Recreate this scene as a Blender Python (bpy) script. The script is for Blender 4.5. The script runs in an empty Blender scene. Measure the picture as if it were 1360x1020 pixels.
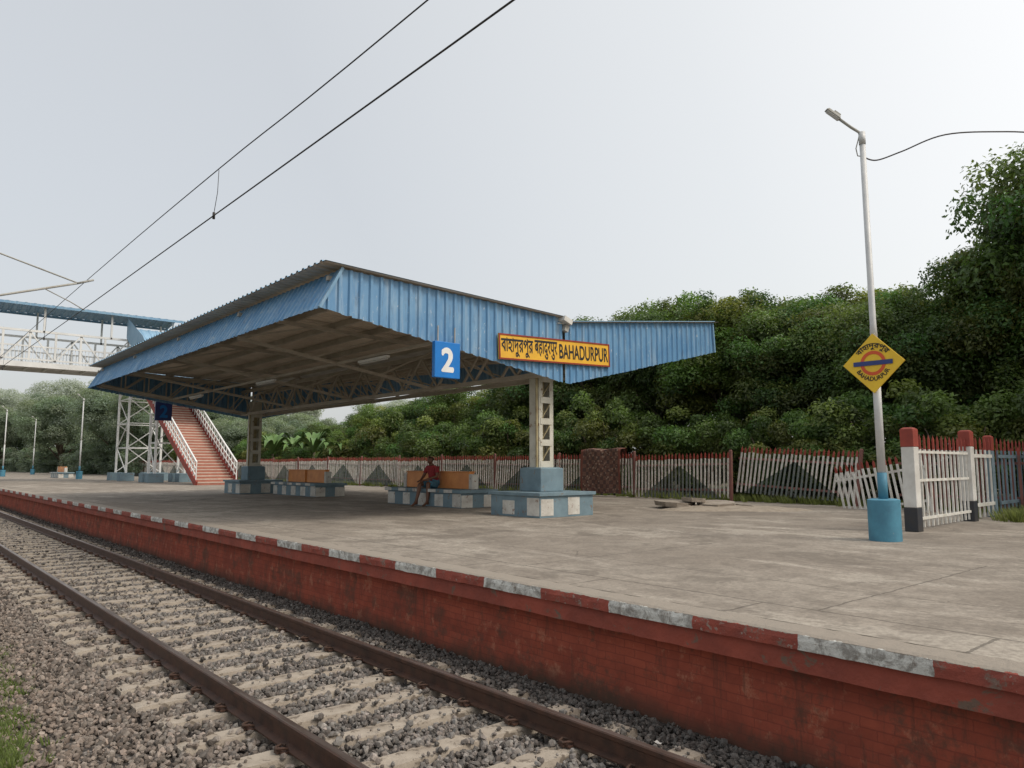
import bpy, math, random
import numpy as np
from mathutils import Vector, Matrix
random.seed(7)
RNG=np.random.default_rng(11)
C=bpy.context.scene.collection
PZ=0.70
# ---------------------------------------------------------------- helpers
class MB:
    def __init__(s): s.v=[];s.f=[];s.m=[]
    def add(s,vs,fs,mi=0):
        o=len(s.v); s.v+= [tuple(v) for v in vs]
        s.f+=[tuple(i+o for i in f) for f in fs]; s.m+=[mi]*len(fs)
    def box(s,c,d,mi=0,rot=None,taper=1.0):
        x,y,z=d[0]/2,d[1]/2,d[2]/2
        vs=[Vector(p) for p in [(-x,-y,-z),(x,-y,-z),(x,y,-z),(-x,y,-z),(-x*taper,-y*taper,z),(x*taper,-y*taper,z),(x*taper,y*taper,z),(-x*taper,y*taper,z)]]
        if rot is not None: vs=[rot@v for v in vs]
        vs=[v+Vector(c) for v in vs]
        s.add(vs,[(3,2,1,0),(4,5,6,7),(0,1,5,4),(1,2,6,5),(2,3,7,6),(3,0,4,7)],mi)
    def bar(s,a,b,w,h=None,mi=0):
        a=Vector(a);b=Vector(b);d=b-a;L=d.length
        if L<1e-5:return
        h=h or w
        z=d.normalized(); up=Vector((0,0,1)) if abs(z.z)<0.95 else Vector((0,1,0))
        x=up.cross(z).normalized(); y=z.cross(x)
        R=Matrix((x,y,z)).transposed()
        s.box((a+b)/2,(w,h,L),mi,R)
    def tube(s,pts,rad,seg=10,mi=0,cap=True):
        pts=[Vector(p) for p in pts]; n=len(pts)
        if not hasattr(rad,'__len__'): rad=[rad]*n
        o=len(s.v); px=None
        for i,p in enumerate(pts):
            d=(pts[min(i+1,n-1)]-pts[max(i-1,0)]).normalized()
            if px is None:
                up=Vector((0,0,1)) if abs(d.z)<0.9 else Vector((1,0,0))
                px=up.cross(d).normalized()
            else: px=(px-d*px.dot(d)).normalized()
            py=d.cross(px)
            for k in range(seg):
                a=2*math.pi*k/seg
                s.v.append(tuple(p+px*math.cos(a)*rad[i]+py*math.sin(a)*rad[i]))
        for i in range(n-1):
            for k in range(seg):
                a=o+i*seg+k;b=o+i*seg+(k+1)%seg
                s.f.append((a,b,b+seg,a+seg));s.m.append(mi)
        if cap:
            s.f.append(tuple(o+k for k in reversed(range(seg))));s.m.append(mi)
            s.f.append(tuple(o+(n-1)*seg+k for k in range(seg)));s.m.append(mi)
    def extrude_y(s,prof,ys,jit=0.0,mi=0,closed=True):
        o=len(s.v);n=len(prof)
        for y in ys:
            for (x,z) in prof:
                s.v.append((x+random.uniform(-jit,jit),y,z+random.uniform(-jit,jit)*.6))
        for i in range(len(ys)-1):
            for k in range(n if closed else n-1):
                a=o+i*n+k;b=o+i*n+(k+1)%n
                s.f.append((a,a+n,b+n,b));s.m.append(mi)
    def mesh(s,name,mats,smooth=False,bevel=0):
        me=bpy.data.meshes.new(name);me.from_pydata(s.v,[],s.f)
        for m in (mats if isinstance(mats,(list,tuple)) else [mats]): me.materials.append(m)
        me.polygons.foreach_set('material_index',s.m)
        if smooth: me.polygons.foreach_set('use_smooth',[True]*len(s.f))
        me.validate();me.update();return me
def mk(name,data,parent=None,loc=(0,0,0),rot=(0,0,0),**kw):
    o=bpy.data.objects.new(name,data);C.objects.link(o)
    o.location=loc;o.rotation_euler=rot
    if parent: o.parent=parent
    for k,v in kw.items(): o[k]=v
    return o
def bev(o,w=0.01,seg=2):
    m=o.modifiers.new('bevel','BEVEL');m.width=w;m.segments=seg;m.limit_method='ANGLE';return o
def dup(root,loc,rotz=None,scale=None,rot=None):
    def cp(o,par):
        n=o.copy();C.objects.link(n)
        n.parent=par
        for ch in list(kids[o.name]): cp(ch,n)
        return n
    kids={}
    def coll(o):
        kids[o.name]=[c for c in bpy.data.objects if c.parent==o]
        for c in kids[o.name]: coll(c)
    coll(root)
    n=cp(root,None);n.location=loc
    if rotz is not None:n.rotation_euler=(0,0,rotz)
    if rot is not None:n.rotation_euler=rot
    if scale is not None:n.scale=scale if hasattr(scale,'__len__') else (scale,)*3
    return n
def npmesh(name,V,F,mat,col=None,smooth=False):
    me=bpy.data.meshes.new(name);k=F.shape[1]
    me.vertices.add(len(V));me.vertices.foreach_set('co',V.astype(np.float32).ravel())
    me.loops.add(F.size);me.loops.foreach_set('vertex_index',F.astype(np.int32).ravel())
    me.polygons.add(len(F));me.polygons.foreach_set('loop_start',np.arange(0,F.size,k,dtype=np.int32))
    me.polygons.foreach_set('loop_total',np.full(len(F),k,dtype=np.int32))
    me.update(calc_edges=True)
    if col is not None:
        a=me.color_attributes.new('Col','FLOAT_COLOR','POINT');a.data.foreach_set('color',col.astype(np.float32).ravel())
    me.materials.append(mat)
    me.polygons.foreach_set('use_smooth',np.full(len(F),smooth))
    return me
# ---------------------------------------------------------------- materials
class M:
    def __init__(s,name,rough=.7,metal=0,spec=.4):
        s.mat=bpy.data.materials.new(name);s.mat.use_nodes=True;s.nt=s.mat.node_tree
        s.b=s.nt.nodes['Principled BSDF'];s.b.inputs['Roughness'].default_value=rough
        s.b.inputs['Metallic'].default_value=metal;s.b.inputs['Specular IOR Level'].default_value=spec
        s.tc=s.nt.nodes.new('ShaderNodeTexCoord');s.co=s.tc.outputs['Object']
    def n(s,t,**k):
        x=s.nt.nodes.new(t)
        for a,b in k.items(): setattr(x,a,b)
        return x
    def put(s,sock,v):
        if isinstance(v,bpy.types.NodeSocket): s.nt.links.new(v,sock)
        elif hasattr(v,'__len__') and len(v)==3 and sock.type=='RGBA': sock.default_value=(*v,1)
        else: sock.default_value=v
    def map(s,scale=(1,1,1),loc=(0,0,0),co=None):
        m=s.n('ShaderNodeMapping');s.put(m.inputs[0],co or s.co);m.inputs['Scale'].default_value=scale;m.inputs['Location'].default_value=loc;return m.outputs[0]
    def noise(s,scale,detail=4,rough=.6,co=None,dist=0):
        x=s.n('ShaderNodeTexNoise');s.put(x.inputs['Vector'],co or s.co);x.inputs['Scale'].default_value=scale
        x.inputs['Detail'].default_value=detail;x.inputs['Roughness'].default_value=rough;x.inputs['Distortion'].default_value=dist;return x.outputs[0]
    def vor(s,scale,feat='F1',co=None,out='Distance'):
        x=s.n('ShaderNodeTexVoronoi',feature=feat);s.put(x.inputs['Vector'],co or s.co);x.inputs['Scale'].default_value=scale;return x.outputs[out]
    def ramp(s,f,st):
        r=s.n('ShaderNodeValToRGB');s.put(r.inputs[0],f);e=r.color_ramp.elements
        while len(e)<len(st): e.new(.5)
        for i,(p,c) in enumerate(st):
            e[i].position=p;e[i].color=(*c,1) if hasattr(c,'__len__') else (c,c,c,1)
        return r.outputs[0]
    def mix(s,f,a,b,mode='MIX'):
        x=s.n('ShaderNodeMix',data_type='RGBA',blend_type=mode)
        s.put(x.inputs[0],f);s.put(x.inputs[6],a);s.put(x.inputs[7],b);return x.outputs[2]
    def math(s,op,a,b=0,c=None):
        x=s.n('ShaderNodeMath',operation=op);s.put(x.inputs[0],a);s.put(x.inputs[1],b)
        if c is not None:s.put(x.inputs[2],c)
        return x.outputs[0]
    def xyz(s,co=None):
        x=s.n('ShaderNodeSeparateXYZ');s.put(x.inputs[0],co or s.co);return x.outputs
    def comb(s,a,b,c=0):
        x=s.n('ShaderNodeCombineXYZ');s.put(x.inputs[0],a);s.put(x.inputs[1],b);s.put(x.inputs[2],c);return x.outputs[0]
    def bump(s,h,st=.3,d=.02):
        x=s.n('ShaderNodeBump');x.inputs['Strength'].default_value=st;x.inputs['Distance'].default_value=d;s.put(x.inputs['Height'],h);s.nt.links.new(x.outputs[0],s.b.inputs['Normal']);return s
    def col(s,c): s.put(s.b.inputs['Base Color'],c);return s
def simple(name,c,c2=None,sc=3,rough=.6,metal=0,bump=.15,bd=.01,wear=None,wearth=.62,spec=.4):
    m=M(name,rough,metal,spec);c2=c2 or tuple(x*.6 for x in c)
    n1=m.noise(sc,6,.65);k=m.mix(m.ramp(n1,[(.35,0),(.7,1)]),c,c2)
    if wear:
        n2=m.noise(sc*2.3,8,.7,dist=.4);k=m.mix(m.ramp(n2,[(wearth,0),(wearth+.05,1)]),k,wear)
    m.col(k)
    if bump: m.bump(m.noise(sc*8,5),bump,bd)
    return m.mat
m_white=simple('white_paint',(.70,.69,.65),(.50,.48,.44),2.5,.55,wear=(.20,.12,.08),wearth=.66)
m_bridge=simple('bridge_paint',(.76,.76,.74),(.58,.58,.56),.7,.6)
m_grey=simple('grey_steel_paint',(.42,.42,.39),(.28,.26,.22),3,.6,wear=(.14,.08,.05),wearth=.66)
m_cream=simple('pale_cream_column_paint',(.62,.60,.52),(.42,.40,.33),2.5,.6,wear=(.24,.16,.10),wearth=.60)
m_truss=simple('dusty_truss_paint',(.50,.455,.39),(.35,.31,.255),2,.7)
m_red=simple('red_paint',(.33,.06,.04),(.20,.04,.03),3,.65)
m_maroon=simple('faded_maroon_paint',(.25,.10,.08),(.14,.075,.065),3,.75)
m_dark=simple('dark_paint',(.03,.035,.045),(.05,.045,.04),4,.6)
m_blue=simple('blue_drum_paint',(.075,.25,.35),(.055,.17,.25),4,.6,wear=(.3,.3,.28),wearth=.66)
m_pale=simple('pale_blue_plaster',(.19,.27,.31),(.125,.185,.22),2.5,.8,wear=(.20,.145,.11),wearth=.60,bump=.3)
m_bluegrey=simple('blue_grey_post_paint',(.20,.27,.31),(.13,.18,.21),2.5,.8,wear=(.17,.12,.09),wearth=.63,bump=.3)
m_tilew=simple('white_plaster',(.64,.63,.58),(.42,.39,.345),4,.75,wear=(.24,.15,.11),wearth=.59,bump=.3)
m_orange=simple('orange_board',(.74,.31,.10),(.58,.21,.07),3,.5)
m_galv=simple('galvanised_pole',(.64,.64,.63),(.50,.50,.49),3,.5,metal=.1)
m_black=simple('black_lettering',(.015,.015,.017),(.02,.02,.02),5,.6,bump=0)
m_wire=simple('wire_metal',(.03,.028,.026),(.05,.04,.035),5,.6,bump=0)
m_yel=simple('yellow_enamel',(.82,.54,.03),(.70,.44,.035),3,.5,wear=(.36,.25,.09),wearth=.71)
m_yelo=simple('orange_yellow_enamel',(.80,.46,.045),(.68,.37,.04),3,.5,wear=(.25,.13,.06),wearth=.68)
m_sblue=simple('sign_blue',(.01,.19,.58),(.01,.16,.50),3,.35,bump=0)
m_nblue=simple('roundel_blue',(.03,.05,.20),(.03,.05,.16),3,.5,bump=0)
m_sred=simple('sign_red',(.30,.04,.02),(.20,.03,.02),3,.55,bump=0)
m_rred=simple('roundel_red',(.66,.11,.03),(.56,.08,.025),3,.55,bump=0)
m_swhite=simple('sign_white',(.8,.8,.78),(.7,.7,.68),3,.4,bump=0)
m_lens=simple('lamp_lens',(.6,.6,.58),(.5,.5,.48),3,.2,bump=0)
m_yb=simple('yellow_batten',(.44,.38,.22),(.26,.20,.11),5,.65)
m_porc=simple('brown_porcelain',(.10,.04,.025),(.07,.03,.02),5,.25,bump=0)
m_bark=simple('bark',(.15,.12,.085),(.08,.06,.045),4,.9,bump=.6,bd=.03)
m_skin=simple('skin',(.17,.078,.045),(.13,.06,.035),6,.5,bump=0)
m_hair=simple('hair',(.008,.007,.006),(.012,.01,.009),20,.5,bump=.4)
m_shirt=simple('dark_red_shirt',(.34,.035,.035),(.18,.022,.028),10,.85)
m_short=simple('teal_shorts',(.09,.24,.33),(.05,.13,.20),12,.85)
m_rubble=simple('broken_concrete',(.42,.365,.30),(.25,.21,.17),5,.9,bump=.6,bd=.04)
m_sand=simple('crumbled_mortar',(.40,.34,.27),(.27,.225,.175),6,.95,bump=.8,bd=.03)
m_concrete_sl=simple('sleeper_concrete',(.40,.345,.28),(.27,.225,.178),5,.88,bump=.5,bd=.012,wear=(.16,.13,.10),wearth=.55)
m_clip=simple('rusty_clip',(.09,.045,.03),(.05,.03,.02),12,.75)
m_litter=simple('litter_paper',(.6,.58,.54),(.4,.38,.35),8,.7)

def blue_sheet(name,c1,c2):
    m=M(name,.45,.0,.45)
    n=m.noise(1.3,5,.6);st=m.noise(1.0,6,.7,co=m.map((6,6,.7)))
    k=m.mix(m.ramp(n,[(.3,0),(.7,1)]),c1,c2)
    k=m.mix(m.ramp(st,[(.50,0),(.66,.55)]),k,(.34,.45,.54))
    st2=m.noise(1.7,7,.75,co=m.map((9,9,1.1),(3,1,7)))
    k=m.mix(m.ramp(st2,[(.57,0),(.67,.7)]),k,(.10,.14,.20))
    fl=m.noise(12,5,.7,co=m.map((1,1,.5)));k=m.mix(m.ramp(fl,[(.63,0),(.67,.7)]),k,(.50,.55,.57))
    m.col(k).bump(m.noise(6,4),.15,.02);return m.mat
m_sheet=blue_sheet('blue_corrugated_sheet',(.095,.24,.43),(.16,.32,.495))
m_sheet2=blue_sheet('blue_roof_sheet',(.14,.28,.43),(.20,.35,.48))
m=M('dusty_soffit_sheet',.75);m.col(m.mix(m.ramp(m.noise(.9,6,.7),[(.35,0),(.65,1)]),(.72,.63,.52),(.54,.455,.365)))
w=m.n('ShaderNodeTexWave',wave_type='BANDS',bands_direction='Y');m.put(w.inputs[0],m.co);w.inputs['Scale'].default_value=1.6
m.bump(w.outputs[1],.6,.03);m_soffit=m.mat
# platform top
m=M('platform_concrete',.9,0,.2);X=m.xyz()
big=m.noise(.35,7,.65,dist=.3);mid=m.noise(2.2,8,.7,dist=.2);fine=m.noise(22,5,.7)
k=m.mix(m.ramp(big,[(.33,0),(.66,1)]),(.25,.213,.175),(.38,.335,.28))
k=m.mix(m.ramp(mid,[(.42,0),(.62,.7)]),k,(.195,.167,.138))
strk=m.noise(1.2,8,.75,co=m.map((.9,.30,1),(2,5,0)),dist=.3)
k=m.mix(m.ramp(strk,[(.53,0),(.65,.7)]),k,(.47,.42,.355))
pat=m.noise(.8,7,.65,co=m.map((1,1,1),(9,3,0)),dist=.4)
k=m.mix(m.ramp(pat,[(.56,0),(.60,.5)]),k,(.15,.128,.105))
pat2=m.noise(.55,8,.75,co=m.map((1,.6,1),(1,13,0)),dist=.4)
k=m.mix(m.ramp(pat2,[(.55,0),(.60,.5)]),k,(.50,.45,.38))
k=m.mix(m.ramp(fine,[(.3,.6),(.6,0)]),k,(.13,.113,.095))
wco=m.n('ShaderNodeVectorMath',operation='ADD');m.put(wco.inputs[0],m.co)
wn=m.n('ShaderNodeTexNoise');m.put(wn.inputs['Vector'],m.co);wn.inputs['Scale'].default_value=1.6;wn.inputs['Detail'].default_value=6
m.put(wco.inputs[1],wn.outputs[1])
crk=m.vor(.40,'DISTANCE_TO_EDGE',co=wco.outputs[0])
crkm=m.ramp(crk,[(.0,1),(.006,0)])
crkm=m.math('MULTIPLY',crkm,m.ramp(m.noise(.5,2),[(.50,0),(.6,.8)]))
def line(v,w): return m.math('LESS_THAN',m.math('ABSOLUTE',v),w)
nj=m.math('MULTIPLY',m.math('SUBTRACT',m.noise(5,3),.5),.07)
jx1=line(m.math('ADD',m.math('SUBTRACT',X[0],5.62),nj),.014)
jx2=line(m.math('ADD',m.math('SUBTRACT',X[0],6.75),nj),.009)
py=m.math('PINGPONG',m.math('ADD',X[1],nj),.84)
cz=m.math('MULTIPLY',m.math('LESS_THAN',py,.012),m.math('LESS_THAN',X[0],5.62))
py2=m.math('PINGPONG',m.math('ADD',m.math('ADD',X[1],.5),nj),1.7)
cz2=m.math('MULTIPLY',m.math('LESS_THAN',py2,.010),m.math('GREATER_THAN',X[0],5.62))
cz2=m.math('MULTIPLY',cz2,m.math('LESS_THAN',X[0],9.5))
J=m.math('MAXIMUM',m.math('MAXIMUM',jx1,jx2),m.math('MAXIMUM',cz,cz2));J=m.math('MAXIMUM',J,crkm)
k=m.mix(m.math('MULTIPLY',J,.65),k,(.09,.078,.065));
m.col(k);hh=m.math('SUBTRACT',m.math('ADD',m.math('MULTIPLY',fine,.35),mid),J);m.bump(hh,.5,.02);m_plat=m.mat
# coping paint
m=M('coping_paint',.8,0,.3);X=m.xyz()
t=m.math('FRACT',m.math('DIVIDE',m.math('SUBTRACT',m.math('ADD',X[1],m.math('MULTIPLY',m.noise(8,3),.05)),1.8),1.68))
wmask=m.math('LESS_THAN',t,.5)
red=m.mix(m.ramp(m.noise(5,5),[(.35,0),(.65,1)]),(.36,.085,.057),(.25,.068,.05))
wh=m.mix(m.ramp(m.noise(7,8,.8,dist=.5),[(.46,0),(.58,1)]),(.66,.65,.60),(.30,.28,.25))
k=m.mix(wmask,red,wh)
k=m.mix(m.ramp(m.noise(5,9,.8,co=m.map((1,1,1),(4,2,9))),[(.55,0),(.61,.8)]),k,(.21,.17,.135))
k=m.mix(m.ramp(m.noise(20,5,.7),[(.61,0),(.65,.8)]),k,(.35,.30,.25))
k=m.mix(m.math('GREATER_THAN',m.math('ADD',X[2],m.math('MULTIPLY',m.noise(9,6,.7),.05)),.711),k,(.30,.26,.215))
m.col(k).bump(m.noise(18,7,.7),.8,.02);m_cop=m.mat
# red brick wall
m=M('red_painted_brick',.88,0,.2);X=m.xyz()
br=m.n('ShaderNodeTexBrick');dn=m.math('MULTIPLY',m.math('SUBTRACT',m.noise(3,5,.7),.5),.06)
m.put(br.inputs['Vector'],m.comb(m.math('ADD',X[1],dn),m.math('ADD',X[2],m.math('MULTIPLY',dn,.5))))
br.inputs['Scale'].default_value=1;br.inputs['Brick Width'].default_value=.22;br.inputs['Row Height'].default_value=.068;br.inputs['Mortar Size'].default_value=.006;br.inputs['Mortar Smooth'].default_value=.6
br.inputs['Color1'].default_value=(.37,.088,.05,1);br.inputs['Color2'].default_value=(.31,.073,.043,1);br.inputs['Mortar'].default_value=(.24,.058,.037,1)
k=m.mix(m.ramp(m.noise(1.6,7,.7,dist=.4),[(.40,0),(.64,.8)]),br.outputs[0],(.20,.052,.034))
k=m.mix(m.ramp(m.noise(4,8,.75),[(.55,0),(.65,.65)]),k,(.44,.19,.115))
k=m.mix(m.ramp(m.noise(2.4,8,.8,co=m.map((1,1,1),(7,1,3))),[(.52,0),(.62,.75)]),k,(.11,.06,.042))
k=m.mix(m.ramp(m.noise(3,7,.75,co=m.map((1,3,.35),(5,8,1))),[(.55,0),(.64,.6)]),k,(.12,.052,.036))
dz=m.math('ADD',X[2],m.math('MULTIPLY',m.noise(2.5,5),-.35))
k=m.mix(m.ramp(m.math('MULTIPLY',m.math('ADD',dz,.42),2.2),[(0,.9),(.45,0)]),k,(.07,.05,.036))
m.col(k).bump(m.math('ADD',m.math('MULTIPLY',br.outputs[1],.6),m.math('MULTIPLY',m.noise(14,7,.7),-1.6)),-.7,.015);m_brick=m.mat
m_beam=simple('red_beam_paint',(.35,.08,.05),(.22,.056,.038),2.2,.8,wear=(.17,.11,.08),wearth=.58,bump=.6,bd=.02)
# rail
m=M('rusty_rail_steel',.55,.5,.5)
k=m.mix(m.ramp(m.noise(8,6),[(.35,0),(.65,1)]),(.11,.055,.036),(.06,.036,.027))
m.col(k).bump(m.noise(40,4),.3,.005);m_rail=m.mat
m=M('worn_rail_head',.34,.8,.5);m.col(m.mix(m.ramp(m.noise(3,6,co=m.map((6,.5,1))),[(.4,0),(.6,1)]),(.29,.23,.20),(.17,.12,.095)));m_head=m.mat
m=M('ballast_bed',.95,0,.2);v=m.vor(24);vc=m.vor(24,out='Color')
x=m.xyz(vc);k=m.mix(x[0],(.07,.062,.056),(.30,.27,.24))
k=m.mix(m.ramp(v,[(.25,0),(.6,.9)]),k,(.035,.03,.027))
m.col(k).bump(v,-1,.05);m_bed=m.mat
m=M('ballast_stone',.9,0,.25);a=m.n('ShaderNodeAttribute',attribute_name='Col')
m.col(m.mix(m.ramp(m.noise(30,4),[(.3,0),(.7,1)]),a.outputs[0],m.mix(1,a.outputs[0],(.62,.59,.56),'MULTIPLY')));m.bump(m.noise(60,4),.3,.005);m_stone=m.mat
m=M('earth_ground',.95,0,.2)
k=m.mix(m.ramp(m.noise(.25,7,.7),[(.4,0),(.6,1)]),(.12,.095,.065),(.06,.085,.03))
k=m.mix(m.ramp(m.noise(5,6,.7),[(.4,0),(.7,.7)]),k,(.06,.05,.035));m.col(k).bump(m.noise(7,7),.7,.06);m_ground=m.mat
def leafmat(name,tint,pale=0,haze=(.3,.34,.33)):
    m=M(name,.45,0,.45);a=m.n('ShaderNodeAttribute',attribute_name='Col')
    k=m.mix(1,a.outputs[0],tint,'MULTIPLY')
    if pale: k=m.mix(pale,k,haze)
    m.col(k)
    tr=m.n('ShaderNodeBsdfTranslucent');m.put(tr.inputs[0],m.mix(1,k,(1.3,1.35,.8),'MULTIPLY'))
    mx=m.n('ShaderNodeMixShader');mx.inputs[0].default_value=.38
    out=m.nt.nodes['Material Output'];m.nt.links.new(m.b.outputs[0],mx.inputs[1]);m.nt.links.new(tr.outputs[0],mx.inputs[2]);m.nt.links.new(mx.outputs[0],out.inputs[0])
    return m.mat
m_leaf=leafmat('leaf_foliage',(1.75,1.7,1.6));m_leafd=leafmat('dark_leaf_foliage',(1.4,1.5,1.5));m_leafh=leafmat('hazy_leaf_foliage',(1.5,1.5,1.4),.48,(.34,.40,.36));m_leafh2=leafmat('very_hazy_leaf_foliage',(1,1,1),.8,(.50,.54,.53))  # hazy variants have distance haze mixed into the leaf colour
m_leafb=leafmat('bush_leaf_foliage',(1.75,1.68,1.5));m_leafy=leafmat('light_leaf_foliage',(2.1,1.95,1.55))

# ---------------------------------------------------------------- world & sun
sd=Vector((.30,-.62,.78)).normalized()
el=math.asin(sd.z);az=math.atan2(sd.x,sd.y)
W=bpy.data.worlds.new('World');bpy.context.scene.world=W;W.use_nodes=True;nt=W.node_tree
bg=nt.nodes['Background'];out=nt.nodes['World Output']
sky=nt.nodes.new('ShaderNodeTexSky');sky.sky_type='NISHITA';sky.sun_disc=False;sky.sun_elevation=el;sky.sun_rotation=az
sky.dust_density=6;sky.air_density=1.0
nt.links.new(sky.outputs[0],bg.inputs[0]);bg.inputs[1].default_value=.05
tc=nt.nodes.new('ShaderNodeTexCoord');vm=nt.nodes.new('ShaderNodeVectorMath');vm.operation='DOT_PRODUCT';nt.links.new(tc.outputs['Generated'],vm.inputs[0]);vm.inputs[1].default_value=Vector((.72,-.55,.42)).normalized()
cr=nt.nodes.new('ShaderNodeValToRGB');nt.links.new(vm.outputs['Value'],cr.inputs[0])
e=cr.color_ramp.elements;e[0].position=0;e[0].color=(.47,.48,.48,1);e[1].position=1;e[1].color=(1.05,1.01,.93,1)
x=e.new(.45);x.color=(.60,.605,.59,1);x=e.new(.75);x.color=(.74,.73,.70,1)
bg2=nt.nodes.new('ShaderNodeBackground');nt.links.new(cr.outputs[0],bg2.inputs[0]);bg2.inputs[1].default_value=1.2
ad=nt.nodes.new('ShaderNodeAddShader');nt.links.new(bg.outputs[0],ad.inputs[0]);nt.links.new(bg2.outputs[0],ad.inputs[1]);nt.links.new(ad.outputs[0],out.inputs[0])
L=bpy.data.lights.new('sun','SUN');L.energy=1.5;L.angle=math.radians(14);L.color=(1,.94,.84)
lo=bpy.data.objects.new('sun',L);C.objects.link(lo);lo.rotation_euler=sd.to_track_quat('Z','Y').to_euler()
cam=bpy.data.cameras.new('camera');co=bpy.data.objects.new('camera',cam);C.objects.link(co)
co.location=(0,0,1.82);co.rotation_euler=(math.radians(96.22),0,math.radians(-40.8));cam.lens=26;cam.sensor_width=36;cam.clip_end=5000;cam.clip_start=.05
bpy.context.scene.camera=co
vs=bpy.context.scene.view_settings;vs.view_transform='Standard';vs.look='None';vs.exposure=0

# ---------------------------------------------------------------- ground, bed, platform
b=MB();b.add([(-2500,-2500,-.42),(2500,-2500,-.42),(2500,2500,-.42),(-2500,2500,-.42)],[(0,1,2,3)])
mk('ground',b.mesh('ground',m_ground),kind='structure',label='flat earth and grass ground around the railway',category='ground')
b=MB();b.extrude_y([(-1.2,-.40),(.2,-.30),(1.3,-.25),(1.75,-.24),(4.6,-.24),(5.0,-.24),(5.02,-.6)],[-15+i*1.0 for i in range(260)],0.010,0,False)
mk('ballast_bed',b.mesh('ballast_bed',m_bed),kind='structure',label='grey crushed stone ballast bed under the rails',category='gravel')
plat=mk('platform',None,kind='structure',label='raised concrete railway platform with red painted brick side wall',category='platform')
b=MB();b.add([(5.05,-15,.70),(20.6,-15,.70),(20.6,190,.70),(5.05,190,.70)],[(0,1,2,3)])
b.add([(20.6,-15,.70),(20.6,190,.70),(20.6,190,-.6),(20.6,-15,-.6)],[(0,1,2,3)])
mk('platform_surface',b.mesh('platform_surface',m_plat),plat)
ys=[-12+i*.10 for i in range(660)]+[54.2+i*2 for i in range(69)]
b=MB();b.extrude_y([(5.05,.70),(4.82,.70),(4.787,.688),(4.78,.65),(4.785,.588),(4.85,.585)],ys,.0055,0,False)
mk('coping',b.mesh('coping',m_cop),plat)
b=MB();b.extrude_y([(4.84,.59),(4.832,.52),(4.835,.43),(5.0,.428)],ys,.004,0,False)
mk('edge_beam',b.mesh('edge_beam',m_beam),plat)
b=MB();b.extrude_y([(4.97,.43),(4.975,.3),(4.965,.15),(4.975,0),(4.97,-.15),(4.975,-.6)],ys,.006,0,False)
mk('brick_wall',b.mesh('brick_side',m_brick),plat)
b=MB()
nx,ny=12,60
vv=[];ff=[]
for i in range(nx):
    for j in range(ny):
        vv.append((20.3+i*6,-20+j*5,.64+.1*math.sin(i*1.3+j)*min(1,i/2)))
for i in range(nx-1):
    for j in range(ny-1):
        a=i*ny+j;ff.append((a,a+ny,a+ny+1,a+1))
b.add(vv,ff);mk('verge',b.mesh('verge',m_ground),kind='structure',label='grassy earth verge behind the platform fence',category='ground')

RL,RR=2.39,3.965
def rail_prof(x0):
    p=[(-.066,-.156),(.066,-.156),(.066,-.145),(.012,-.128),(.009,-.05),(.032,-.036),(.033,-.008),(.025,0),(-.025,0),(-.033,-.008),(-.032,-.036),(-.009,-.05),(-.012,-.128),(-.066,-.145)]
    return [(x0+a,z) for a,z in p]
for x0 in (RL,RR):
    b=MB();b.extrude_y(rail_prof(0),[-15,10,40,120,245])
    me=b.mesh('rail',[m_rail,m_head])
    for p in me.polygons:
        if p.center.z>-.004: p.material_index=1
    mk('rail',me,loc=(x0,0,0),label='brown rusty steel rail fixed on concrete sleepers',category='rail',group='rails of the railway track')
b=MB()
L2=1.36
xs=[-L2,-L2+.05,-.52,.52,L2-.05,L2]
for i,xx in enumerate(xs):
    wt=.072 if abs(xx)<L2-.04 else .062;zt=-.162 if abs(xx)>.6 else -.174
    if abs(xx)>L2-.01: zt=-.18
    o=len(b.v);b.v+=[(xx,-.14,-.36),(xx,.14,-.36),(xx,wt+.025,zt),(xx,-wt-.025,zt)]
    if i:
        q=o-4
        for k in range(4): b.f.append((q+k,q+(k+1)%4,o+(k+1)%4,o+k));b.m.append(0)
b.f+=[(0,3,2,1),(20,21,22,23)];b.m+=[0,0]
slm=b.mesh('railway_sleeper',m_concrete_sl)
cb=MB()
cb.box((0,0,-.155),(.22,.12,.012))
for s in (-1,1):
    cb.tube([(s*.06,-.045,-.135),(s*.10,-.05,-.12),(s*.135,-.02,-.125),(s*.12,.03,-.13),(s*.07,.045,-.125),(s*.05,.02,-.13)],.009,6)
    cb.box((s*.115,0,-.145),(.035,.045,.03))
clm=cb.mesh('rail_clip',m_clip)
XC=(RL+RR)/2
for i in range(190):
    y=.9+i*.6
    jx=random.uniform(-.02,.02)
    o=mk('railway_sleeper',slm,loc=(XC+jx,y+random.uniform(-.015,.015),random.uniform(-.006,.002)),rot=(0,0,random.uniform(-.012,.012)),label='worn concrete railway sleeper half sunk in ballast',category='sleeper',group='sleepers under the railway track')
    if i<38:
        for xo in (-(RR-RL)/2,(RR-RL)/2): mk('rail_clip',clm,o,(xo-jx,0,0))
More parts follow.
